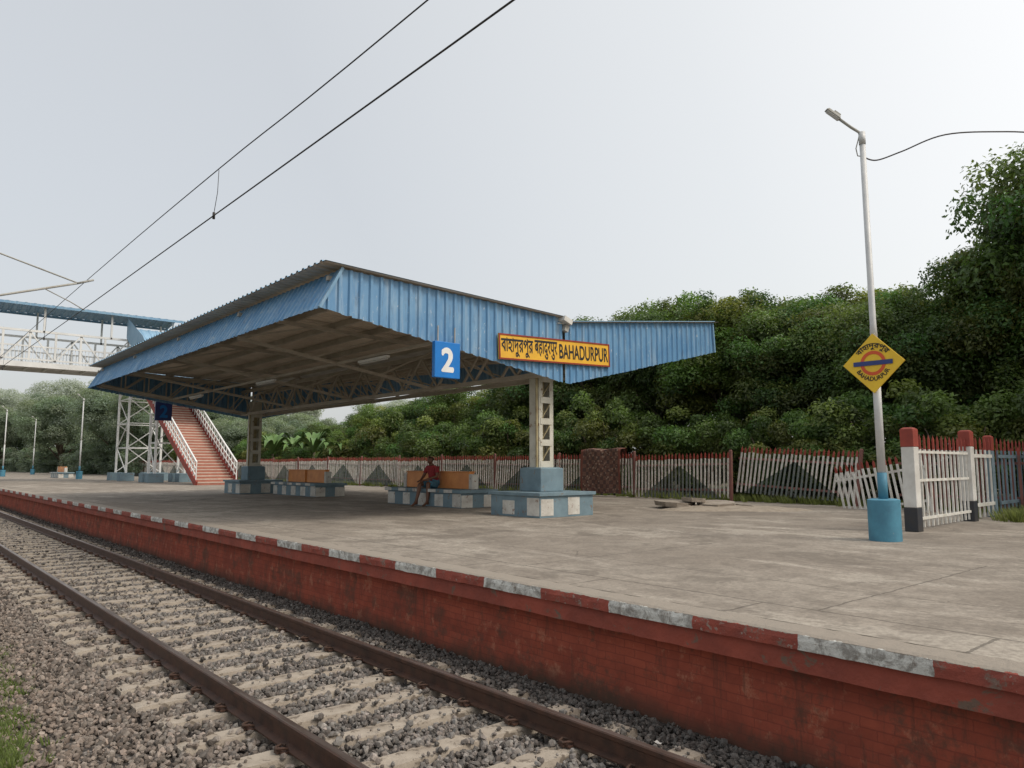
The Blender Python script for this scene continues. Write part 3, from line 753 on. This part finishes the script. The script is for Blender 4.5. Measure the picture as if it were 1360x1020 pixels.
for i,s in enumerate((1,-1)):
    sh=add((-.09,s*.17,1.03),.058,3);el_=add((-.16,s*.25,.80),.043,sh);wr=add(hands[i],.028,el_)
    pm=add((hands[i][0]-.06,hands[i][1]-s*.02,hands[i][2]-.01),.030,wr)
    for k in range(4):
        bx,by,bz=pv[pm];f1=add((bx-.05,by+(k-1.5)*.020,bz-.012),.0095,pm);add((bx-.075-.008*(1.5-abs(k-1.5)),by+(k-1.5)*.021,bz-.04),.008,f1)
    t1=add((pv[pm][0]-.01,pv[pm][1]-s*.045,pv[pm][2]-.008),.010,pm);add((pv[pm][0]-.045,pv[pm][1]-s*.055,pv[pm][2]-.02),.009,t1)
    hp=add((-.02,s*.09,.57),.095,0);kn=add(knees[i],.062,hp);cf=add(((knees[i][0]+ank[i][0])/2+.03,(knees[i][1]+ank[i][1])/2,.38),.055,kn)
    an=add(ank[i],.036,cf);hl=add((ank[i][0]+.03,ank[i][1],.045),.035,an);tb=add((ank[i][0]-.13,ank[i][1],.03),.032,an);add((ank[i][0]-.19,ank[i][1],.022),.022,tb)
per=mk('person',None,loc=(11.87,17.05,PZ),rot=(0,0,math.radians(14)),label='seated man in dark red shirt and teal shorts, hands on knees',category='person')
bm_=skin('body',pv,pe,pr,m_skin);mk('body',bm_,per)
def cloth(name,test,off,mat):
    V=[v.co.copy() for v in bm_.vertices];N=[v.normal.copy() for v in bm_.vertices]
    fs=[tuple(p.vertices) for p in bm_.polygons if test(p.center)]
    used=sorted({i for f in fs for i in f});mp={i:j for j,i in enumerate(used)}
    b=MB();b.add([V[i]+N[i]*off for i in used],[tuple(mp[i] for i in f) for f in fs])
    o=mk(name,b.mesh(name,mat,True),per);s=o.modifiers.new('s','SOLIDIFY');s.thickness=.006;s.offset=0
cloth('shirt',lambda c:.61<c.z<1.088 and not(abs(c.y)>.165 and c.z<.90) and not(c.x<-.19 and c.z<.86),.013,m_shirt)
cloth('shorts',lambda c:.40<c.z<.70 and c.x>-.37 and not(c.z>.665 and c.x<-.16) and not(c.z>.655 and abs(c.y)<.02 and c.x<-.1),.016,m_short)
cloth('hair',lambda c:(c.z>1.305) or (c.z>1.19 and c.x>-.165 and c.z-1.19>(-.10-c.x)*1.2 and abs(c.y)<.12),.012,m_hair)
b=MB()
for s in (-1,1): b.box((-.247,s*.032,1.268),(.016,.024,.010))
b.box((-.236,0,1.197),(.014,.045,.008));mk('face_detail',b.mesh('eyes_and_mouth',m_hair),per)

# ---------------------------------------------------------------- lamp posts
def lamp_post(x,y,lean,label):
    r=mk('street_lamp',None,loc=(x,y,PZ),rot=lean,label=label,category='street lamp',group='lamp posts on the platform')
    b=MB();b.tube([(0,0,0),(0,0,.60),(0,0,.615)],[.225,.225,.18],28);o=mk('drum_base',b.mesh('drum',m_blue,True),r);m_=o.modifiers.new('e','EDGE_SPLIT');m_.split_angle=.6
    b=MB();b.tube([(0,0,.6),(0,0,1.0)],.068,16,1);b.tube([(0,0,1.0),(0,0,3.0)],.057,16);b.tube([(0,0,3.0),(0,0,3.25),(0,0,6.1)],[.057,.046,.043],14)
    b.tube([(0,0,6.1),(0,0,6.3)],.05,12)
    mk('pole',b.mesh('pole',[m_galv,m_blue],True),r)
    az_=(0,0,math.radians(-40.8))
    b=MB();b.tube([(.02,0,6.12),(-.04,-.0,6.30),(-.16,0,6.38),(-.34,0,6.52)],.022,8)
    b.tube([(.03,0,5.9),(-.07,.03,5.93),(-.09,.03,6.05),(-.04,0,6.25)],.009,6)
    mk('arm',b.mesh('arm',m_grey,True),r,rot=az_)
    b=MB();R=Matrix.Rotation(math.radians(38),3,'Y')
    b.box((-.43,0,6.605),(.27,.11,.045),0,R,.8);b.box((-.442,0,6.578),(.23,.09,.018),1,R);b.box((-.38,0,6.60),(.12,.08,.05),0,R)
    o=mk('lamp_head',b.mesh('lamp_head',[m_grey,m_lens]),r,rot=az_);bev(o,.012,2)
    return r
lp=lamp_post(11.48,4.82,(0,math.radians(-.7),0),'galvanised lamp post in blue concrete drum with small LED lamp head')
for (x,y) in [(12.4,66),(9.5,84.3),(14.1,100)]:
    o=dup(lp,(x,y,PZ),0.0,1.0);o['label']='slim galvanised lamp post standing on the far platform'
ds=mk('diamond_station_sign',None,loc=(11.38,4.82,3.345),rot=(math.radians(-2.5),0,math.radians(-90)),label='yellow diamond station sign with red roundel on the lamp post',category='sign')
b=MB();h=.455
def diam(hh,d0,d1,mi=0):
    vs=[(0,d0,-hh),(hh,d0,0),(0,d0,hh),(-hh,d0,0),(0,d1,-hh),(hh,d1,0),(0,d1,hh),(-hh,d1,0)]
    b.add(vs,[(0,1,2,3),(7,6,5,4),(0,4,5,1),(1,5,6,2),(2,6,7,3),(3,7,4,0)],mi)
diam(h,-.012,.012);mk('panel',b.mesh('diamond',m_yel),ds)
b=MB();n=48
for i in range(n):
    a0=2*math.pi*i/n;a1=2*math.pi*(i+1)/n;ro,ri=.188,.138
    v=[(math.cos(a)*q,-.0165,math.sin(a)*q) for a in (a0,a1) for q in (ro,ri)]
    b.add([v[0],v[1],v[3],v[2]],[(0,1,2,3)])
mk('roundel_ring',b.mesh('ring',m_rred),ds)
b=MB();b.box((0,-.022,0),(.58,.006,.068));mk('roundel_bar',b.mesh('bar',m_nblue),ds)
b=MB();b.box((0,.04,0),(.05,.06,.27));mk('bracket',b.mesh('bracket',m_grey),ds)
def warp(txt,R,amid,aspan,hgt,top,bold):
    V,F=raster(txt,bold);mn=V.min(0);mx=V.max(0)
    u=(V[:,0]-mn[0])/(mx[0]-mn[0])-.5;v=((V[:,1]-mn[1])/(mx[1]-mn[1])-.5)*hgt
    if top: an=amid-u*aspan;rr=R+v
    else: an=amid+u*aspan;rr=R-v
    b=MB();b.add(list(zip(np.cos(an)*rr,an*0-.0180,np.sin(an)*rr)),F);return b.mesh('lettering',m_black)
mk('lettering',warp('বাহাদুরপুর',.258,math.radians(90),math.radians(114),.11,True,.02),ds)
mk('lettering',warp('BAHADURPUR',.240,math.radians(270),math.radians(130),.068,False,.02),ds)
b=MB();pp=[(11.40,4.82,6.60),(11.55,4.68,6.54),(11.8,4.4,6.66),(12.2,3.9,6.88),(13.0,3.3,6.96),(14.2,2.6,7.05),(17,1.2,7.6),(28,-4,8.6)]
def smooth_path(p,n=8):
    out=[]
    for i in range(len(p)-1):
        p0=Vector(p[max(i-1,0)]);p1=Vector(p[i]);p2=Vector(p[i+1]);p3=Vector(p[min(i+2,len(p)-1)])
        for k in range(n):
            t=k/n;out.append(.5*((2*p1)+(-p0+p2)*t+(2*p0-5*p1+4*p2-p3)*t*t+(-p0+3*p1-3*p2+p3)*t**3))
    out.append(Vector(p[-1]));return out
b.tube(smooth_path(pp),.011,6);mk('power_cable',b.mesh('cable',m_wire,True),label='black power cable running from the lamp post',category='cable')

# ---------------------------------------------------------------- fence
m=M('fence_picket_paint',.75,0,.3);X=m.xyz()
tri=m.math('MULTIPLY',m.math('SUBTRACT',1.0,m.math('DIVIDE',m.math('ABSOLUTE',m.math('SUBTRACT',X[1],1.9)),1.75)),1.12)
dk=m.math('LESS_THAN',X[2],tri)
k=m.mix(m.ramp(m.noise(6,6,.7),[(.4,0),(.65,1)]),(.66,.63,.57),(.42,.36,.31))
k=m.mix(m.ramp(m.noise(3,7,.75),[(.58,0),(.66,.65)]),k,(.26,.14,.11))
k=m.mix(dk,k,m.mix(m.ramp(m.noise(7,5,.7),[(.4,0),(.65,1)]),(.12,.145,.135),(.20,.195,.175)));k=m.mix(m.math('GREATER_THAN',X[2],1.35),k,(.28,.085,.065))
m.col(k);m_pick=m.mat
m2=simple('white_picket_paint',(.74,.73,.68),(.50,.47,.41),5,.65,wear=(.28,.18,.13),wearth=.66)
def pickets(L_,mats,h=1.58,sp=.14,leanj=.02,w=.056):
    b=MB();n=int(L_/sp);dr=0
    for i in range(n):
        if random.random()<.02: continue
        dr=dr*.8+random.gauss(0,leanj*.5)
        y=sp*(i+.5);l=random.uniform(-.01,.01);hh=h+random.uniform(-.03,.02);z1=hh-.16;t=dr+random.gauss(0,leanj*.35)
        R=Matrix.Rotation(t,3,'X');c0=Vector((l,y,.06+z1/2))
        b.box(c0+R@Vector((0,0,-.06)),(.02,w,z1-.18),0,R);b.box(c0+R@Vector((0,0,z1/2-.09)),(.021,w+.001,.12),1,R)
        tp=[Vector((-.010,-w/2,z1/2-.03)),Vector((.010,-w/2,z1/2-.03)),Vector((.010,w/2,z1/2-.03)),Vector((-.010,w/2,z1/2-.03)),Vector((0,0,z1/2+.05))]
        b.add([c0+R@p for p in tp],[(0,1,4),(1,2,4),(2,3,4),(3,0,4)],1)
    return b.mesh('pickets',mats)
def panel(L_,mats,label,group='picket fence panels along the platform',lj=.02,pm=None):
    r=mk('fence_panel',None,label=label,category='fence',group=group)
    mk('pickets',pickets(L_,mats,leanj=lj),r)
    for z in (.35,1.15):
        b=MB();b.box((.03,L_/2,z),(.03,L_,.06));mk('fence_rail',b.mesh('fence_rail',m_maroon if mats[0] is m_pick else mats[0]),r)
    b=MB();b.box((.06,0,.77),(.08,.08,1.54),0);b.box((.06,0,1.56),(.09,.09,.05),0,None,.5);mk('fence_post',b.mesh('fence_post',pm or m_maroon),r)
    return r
fp=panel(3.8,[m_pick,m_red],'picket fence panel with red tips and dark painted triangle',lj=.015);fp.location=(20,12.95,PZ)
fp2=panel(3.8,[m_pick,m_red],'picket fence panel with red tips and dark painted triangle',lj=.04);fp2.location=(20,16.75,PZ)
for i in range(2,18): 
    dup([fp,fp2][i%2],(20+random.uniform(-.06,.06),12.95+i*3.8,PZ),rot=(math.radians(random.uniform(-1,1)),math.radians(random.uniform(-3,4)),0))
fp.rotation_euler=(math.radians(-1),math.radians(3),0)
lean=dup(fp2,(20.15,9.2,PZ),rot=(math.radians(3),math.radians(10),math.radians(-1.5)));lean['label']='picket fence panel leaning outward beside the rubble'
wp=panel(2.3,[m2,m_red],'broken white picket fence panel tilted out of line',lj=.035);wp.location=(19.0,6.80,PZ-.05);wp.rotation_euler=(math.radians(-10),math.radians(2),math.radians(-2))
wq=panel(2.9,[m_maroon,m_red],'faded maroon picket fence panel beyond the gate',pm=m_bluegrey);wq.location=(19.9,-3.6,PZ)
for q in (-.7,2.2,5.1): dup(wq,(19.95,q,PZ),rot=(0,0,0))
def sparse(n,sp,hh,mm):
    b=MB()
    for i in range(n):
        y=.1+i*sp;b.box((0,y,(hh-.27)/2+.02),(.03,.035,hh-.31));b.box((0,y,hh-.18),(.031,.036,.18),1);b.add([(-.015,y-.017,hh-.09),(.015,y-.017,hh-.09),(.015,y+.017,hh-.09),(-.015,y+.017,hh-.09),(0,y,hh)],[(0,1,4),(1,2,4),(2,3,4),(3,0,4)],1)
    return b.mesh('pickets',[mm,m_red])
for (gx,gl,nn,mm,lb) in [(16.95,1.35,5,m2,'short white picket fence panel joined to the gate post'),(18.55,2.8,9,m_bluegrey,'blue-grey picket fence panel with red tips beyond the gate')]:
    gf=mk('fence_panel',None,loc=(gx,5.36,PZ),rot=(0,0,math.radians(-88)),label=lb,category='fence',group='picket fence panels along the platform')
    mk('pickets',sparse(nn,.31,1.70,mm),gf)
    for z in (.3,1.3):
        b=MB();b.box((.03,gl/2,z),(.03,gl,.07));mk('fence_rail',b.mesh('fence_rail',mm),gf)
def gpost(x,y,hgt,label,ms=None,w=.21):
    b=MB();b.box((0,0,.20),(w+.01,w+.01,.40),2);b.box((0,0,(.40+hgt-.30)/2),(w,w,hgt-.70),1);b.box((0,0,hgt-.15),(w+.01,w+.01,.30),0);b.box((0,0,hgt+.015),(w+.01,w+.01,.03),0,None,.6)
    o=mk('gate_post',b.mesh('gate_post',ms or [m_red,m_white,m_dark]),loc=(x,y,PZ),label=label,category='gate post',group='gate posts of the platform gate');bev(o,.012,2);return o
gpost(13.40,5.15,1.72,'square gate post painted red, white and black');gpost(16.7,5.34,1.78,'square gate post painted red, white and black')
gpost(18.4,5.45,1.72,'slim blue-grey fence post with red top beside the gate',[m_red,m_bluegrey,m_bluegrey],.16)
g=mk('gate',None,loc=(13.6,5.17,PZ),rot=(0,0,math.radians(-87)),label='white iron picket gate between painted posts',category='gate')
mk('pickets',sparse(13,.24,1.66,m2),g)
for z in (.2,.85,1.34):
    b=MB();b.box((.03,1.5,z),(.03,2.95,.045));mk('gate_rail',b.mesh('gate_rail',m2),g)
m=M('woven_carpet',.95,0,.1);X=m.xyz()
c1=m.n('ShaderNodeTexChecker');m.put(c1.inputs[0],m.comb(X[1],X[2],0.5));c1.inputs['Scale'].default_value=7;c1.inputs[1].default_value=(.22,.13,.10,1);c1.inputs[2].default_value=(.11,.08,.07,1)
v=m.vor(8,co=m.comb(X[1],X[2],0));k=m.mix(m.ramp(v,[(.25,1),(.35,0)]),c1.outputs[0],(.40,.29,.22))
k=m.mix(m.ramp(m.noise(18,3),[(.45,0),(.6,.6)]),k,(.16,.065,.05))
ed=m.math('GREATER_THAN',m.math('ABSOLUTE',X[1]),.86);k=m.mix(ed,k,(.20,.08,.06));m.col(k).bump(m.noise(60),.4,.01)
b=MB();ny,nz=24,20
for j in range(nz+1):
    for i in range(ny+1):
        y=-.95+1.9*i/ny;z=1.66-1.55*j/nz
        b.v.append((-.14-.02*math.sin(i*1.1)-.025*math.sin(i*.5+j*.2)-.03*(j/nz),y,z+.02*math.sin(i*.4)))
for j in range(nz):
    for i in range(ny): a=j*(ny+1)+i;b.f.append((a,a+1,a+ny+2,a+ny+1));b.m.append(0)
o=len(b.v)
for i in range(ny+1): y=-.95+1.9*i/ny;b.v+=[(.18,y,1.70+.02*math.sin(i*.4)),(.20,y,1.2)]
for i in range(ny): b.f.append((i,o+2*i,o+2*i+2,i+1));b.m.append(0);b.f.append((o+2*i,o+2*i+1,o+2*i+3,o+2*i+2));b.m.append(0)
mk('carpet',b.mesh('carpet',m.mat,True),loc=(19.95,18.1,PZ),label='brown patterned carpet hung over the picket fence to dry',category='carpet')
for i,(x,y,z,a,s,t) in enumerate([(16.0,12.0,.10,.5,(1.15,.75,.12),.04),(16.5,11.15,.10,.9,(1.0,.65,.12),-.05),(16.25,11.6,.21,.7,(.8,.5,.10),.05),(16.9,10.5,.06,.3,(.5,.4,.09),.1),(15.6,11.6,.05,1.9,(.45,.3,.08),.05)]):
    b=MB();n=11;top=[];bot=[]
    for k in range(n):
        q=2*math.pi*k/n;rr=random.uniform(.78,1.08);top.append((math.cos(q)*s[0]*rr*.7,math.sin(q)*s[1]*rr*.7,s[2]/2+random.uniform(-.012,.012)));bot.append((top[-1][0]*.93,top[-1][1]*.93,-s[2]/2))
    b.add(top+bot,[tuple(range(n)),tuple(reversed(range(n,2*n)))]+[(k,k+n,(k+1)%n+n,(k+1)%n) for k in range(n)])
    mk('broken_concrete_slab',b.mesh('broken_slab',m_rubble),loc=(x,y,PZ+z),rot=(t,t*.7,a),label='broken concrete slab lying in a pile on the platform',category='rubble',group='pile of broken concrete slabs')
b=MB();nr,na=6,28
b.v.append((0,0,.10))
for i in range(1,nr+1):
    for k in range(na):
        q=2*math.pi*k/na;r_=i/nr*(1+.18*math.sin(q*3)+.1*math.sin(q*5+1));b.v.append((math.cos(q)*r_*1.25,math.sin(q)*r_*1.9,.10*(1-(i/nr)**2)+random.uniform(-.008,.012)-(.012 if i==nr else 0)))
for k in range(na):
    b.f.append((0,1+k,1+(k+1)%na));b.m.append(0)
    for i in range(nr-1):
        a=1+i*na+k;c_=1+i*na+(k+1)%na;b.f.append((a,a+na,c_+na,c_));b.m.append(0)
mk('rubble_mound',b.mesh('rubble_mound',m_sand,True),loc=(16.5,10.9,PZ),rot=(0,0,.5),kind='stuff',label='low mound of sandy crumbled mortar on the platform',category='rubble')
for (x,y,z,s) in [(4.4,3.5,-.18,.03)]:
    b=MB();
    for j in range(4):
        for i in range(4): b.v.append(((i-1.5)*s*.5,(j-1.5)*s*.7,random.uniform(0,s*.6)))
    for j in range(3):
        for i in range(3): a=j*4+i;b.f.append((a,a+1,a+5,a+4));b.m.append(0)
    mk('litter',b.mesh('litter',m_litter),loc=(x,y,z+.02),rot=(0,0,random.uniform(0,6)),label='crumpled scrap of white paper on the ballast',category='litter')

# ---------------------------------------------------------------- foot overbridge
fb=mk('foot_overbridge',None,loc=(14,56,PZ),label='white steel foot overbridge with blue roof and red stairway',category='footbridge')
def B3(x,y,z): return (x-14,y-56,z-PZ)
YA,YB=56.2,59.2;ZD=8.3
b=MB();b.box(B3(0,(YA+YB)/2,ZD+.05),(32,3.0,.12))
for y in (YA,YB): b.box(B3(0,y,ZD-.05),(32,.16,.34))
for i in range(28): b.box(B3(-15+i*1.12,(YA+YB)/2,ZD-.1),(.08,3,.14))
mk('deck',b.mesh('deck',m_bridge),fb)
for y in (YA,YB):
    b=MB();b.box(B3(0,y,ZD+2.15),(32,.11,.14));b.box(B3(0,y,ZD+1.15),(32,.05,.09));b.box(B3(0,y,ZD+.3),(32,.07,.10))
    n=22
    for i in range(n+1):
        x=-16+i*32/n;b.box(B3(x,y,ZD+1.2),(.13,.08,2.0))
        if i<n:
            x2=x+32/n;a,c=(ZD+.2,ZD+2.1) if i%2 else (ZD+2.1,ZD+.2);b.bar(B3(x,y,a),B3(x2,y,c),.08)
    for i in range(160): x=-16+i*.2+.1;b.box(B3(x,y+.05,ZD+.75),(.03,.02,.85))
    mk('parapet_truss',b.mesh('parapet_truss',m_bridge),fb)
    for i in range(9):
        b=MB();b.box(B3(-15.8+i*3.97,y,ZD+3.0),(.11,.11,1.8));mk('roof_post',b.mesh('roof_post',m_bridge),fb)
b=MB();prev=None
for (x,d) in ribs(-16,16.6,.5):
    o=len(b.v)
    b.v+=[B3(x,YA-.5,ZD+3.85+.05*d),B3(x,(YA+YB)/2,ZD+4.15+.05*d),B3(x,YB+.5,ZD+3.85+.05*d)]
    if prev is not None:
        for q in range(2): b.f.append((prev+q,o+q,o+1+q,prev+1+q));b.m.append(0)
    prev=o
b.box(B3(.3,YA-.5,ZD+3.80),(32.6,.03,.16));b.box(B3(.3,YB+.5,ZD+3.80),(32.6,.03,.16))
mk('roof',b.mesh('bridge_roof',m_sheet2),fb)
SX0,SX1=13.5,15.7;SY=42.0;n=44;rise=(ZD-PZ)/n;tr=(56.0-SY)/n
b=MB()
for i in range(n):
    z=PZ+rise*(i+1);y=SY+tr*i
    b.box(B3((SX0+SX1)/2,y+tr/2,z-.03),(SX1-SX0-.1,tr+.03,.06),0);b.box(B3((SX0+SX1)/2,y+.012,z-.06-(rise-.06)/2),(SX1-SX0-.12,.03,rise-.062),1)
m_tread=simple('worn_tread',(.58,.47,.39),(.44,.34,.28),3,.8);m_riser=simple('brick_red_riser',(.42,.17,.12),(.33,.12,.085),2,.8)
mk('steps',b.mesh('steps',[m_tread,m_riser]),fb)
slope=(ZD-PZ)/(56.0-SY)
for x in (SX0,SX1):
    b=MB();b.bar(B3(x,SY-.1,PZ+.05),B3(x,56.1,ZD-.05),.10,.36);mk('stringer',b.mesh('stringer',m_red),fb)
    b=MB();b.bar(B3(x,SY,PZ+1.25),B3(x,56,ZD+1.25),.08);b.bar(B3(x,SY,PZ+.85),B3(x,56,ZD+.85),.05);b.bar(B3(x,SY,PZ+.5),B3(x,56,ZD+.5),.05)
    for i in range(34):
        y=SY+i*14/33;z=PZ+slope*(y-SY);b.box(B3(x,y,z+.6),(.05,.05,1.3))
    mk('handrail',b.mesh('handrail',m_bridge),fb)
b=MB();b.add([B3(SX1+.07,SY,PZ+.1),B3(SX1+.07,56,ZD+.1),B3(SX1+.07,56,ZD+.75),B3(SX1+.07,SY,PZ+.75)],[(0,1,2,3)])
m_rp=simple('red_panel',(.42,.12,.08),(.32,.09,.06),2,.7);mk('stair_panel',b.mesh('stair_panel',m_rp),fb)
m_pbl=simple('pale_blue_sheet',(.30,.46,.60),(.22,.38,.53),2,.6)
b=MB();prev=None
for (x,d) in ribs(SX0-.5,SX1+.5,.5):
    o=len(b.v);b.v+=[B3(x,47,PZ+slope*5+2.7+.04*d),B3(x,56.2,ZD+3.0+.04*d)]
    if prev is not None: b.f.append((prev,o,o+1,prev+1));b.m.append(0)
    prev=o
b.add([B3(SX0-.55,47,PZ+slope*5+2.0),B3(SX0-.55,56.2,ZD+2.3),B3(SX0-.55,56.2,ZD+3.75),B3(SX0-.55,52,ZD+1.9),B3(SX0-.55,47,PZ+slope*5+2.8)],[(0,1,2,3,4)])
mk('stair_roof',b.mesh('stair_roof',m_pbl),fb)
def tower(x0,x1,y0,y1,z1):
    b=MB();cs=[(x0,y0),(x1,y0),(x1,y1),(x0,y1)]
    for (x,y) in cs: b.box(B3(x,y,(PZ+z1)/2+.2),(.13,.13,z1-PZ-.4))
    nn=max(2,int((z1-PZ)/1.7))
    for k in range(4):
        (xa,ya),(xb,yb)=cs[k],cs[(k+1)%4]
        for i in range(nn):
            za=PZ+.6+(z1-PZ-.6)*i/nn;zb=PZ+.6+(z1-PZ-.6)*(i+1)/nn
            if i%2: b.bar(B3(xa,ya,za),B3(xb,yb,zb),.055)
            else: b.bar(B3(xb,yb,za),B3(xa,ya,zb),.055)
            b.bar(B3(xa,ya,zb),B3(xb,yb,zb),.06)
    mk('support_tower',b.mesh('support_tower',m_bridge),fb)
    for (x,y) in cs:
        b=MB();b.box(B3(x,y,PZ+.28),(.9,.9,.56));o=mk('pedestal',b.mesh('pedestal',m_pale),fb);bev(o,.02)
tower(13.4,15.6,56.3,59.1,ZD-.2);tower(13.6,15.4,50.2,51.6,PZ+slope*8.3-.1)
tower(-8,-5.5,56.3,59.1,ZD-.2)

# ---------------------------------------------------------------- overhead line
def mast(y,label):
    r=mk('overhead_line_mast',None,loc=(.15,y,-.3),label=label,category='mast',group='overhead line masts beside the track')
    b=MB()
    for s in (-1,1): b.box((0,s*.13,4),(.22,.012,8))
    b.box((0,0,4),(.012,.25,8));b.box((0,0,.1),(.7,.7,.7));mk('pole',b.mesh('mast',m_galv),r)
    b=MB();z=.3
    b.tube([(.1,0,6.62+z+.35),(3.25,0,6.10+z)],.018,8);b.tube([(.1,0,5.0+z),(3.25,0,6.08+z)],.026,8)
    b.tube([(3.25,0,6.08+z),(3.60,0,6.22+z)],.026,8);b.tube([(2.6,0,5.86+z),(3.15,0,5.62+z),(3.45,0,5.46+z)],.012,6)
    mk('bracket',b.mesh('cantilever_bracket',m_grey,True),r)
    for (a,c) in [((.35,0,6.93+z),(.9,0,6.84+z)),((.35,0,5.09+z),(.9,0,5.28+z))]:
        b=MB();a=Vector(a);c=Vector(c);P_=[];R_=[]
        for i in range(17): P_.append(a.lerp(c,i/16));R_.append(.07 if i%2 else .03)
        b.tube(P_,R_,12);mk('insulator',b.mesh('insulator',m_porc,True),r)
mast(19.7,'galvanised overhead line mast with cantilever bracket over the track');mast(70,'galvanised overhead line mast with cantilever bracket over the track')
b=MB();pts_c=[(3.55,-30,6.35),(3.6,-12,6.12),(3.6,5.3,6.09),(3.6,10.8,6.17),(3.68,19.7,6.28),(3.5,44,5.95),(3.3,70,6.28),(3.3,120,6.3)]
b.tube(smooth_path(pts_c,6),.008,6);cw=mk('overhead_wire',b.mesh('catenary_wire',m_wire,True),label='dark catenary wire strung high above the railway track',category='wire',group='overhead line wires')
b=MB();b.tube([(3.6,-30,5.48),(3.6,5,5.48),(3.55,19.7,5.46),(3.3,70,5.46),(3.3,200,5.46)],.0095,6)
mk('overhead_wire',b.mesh('contact_wire',m_wire,True),label='straight dark contact wire above the railway track',category='wire',group='overhead line wires')
for y in (10.8,25,34,44,54): 
    b=MB();zc=np.interp(y,[10.8,19.7,44,70],[6.17,6.28,5.95,6.28]);b.tube([(3.6,y,zc-.02),(3.61,y+.05,(zc+5.48)/2),(3.6,y+.14,5.52)],.005,5);b.tube([(3.6,y+.14,5.44),(3.6,y+.14,5.54)],.02,6)
    mk('dropper',b.mesh('dropper',m_wire,True),cw)
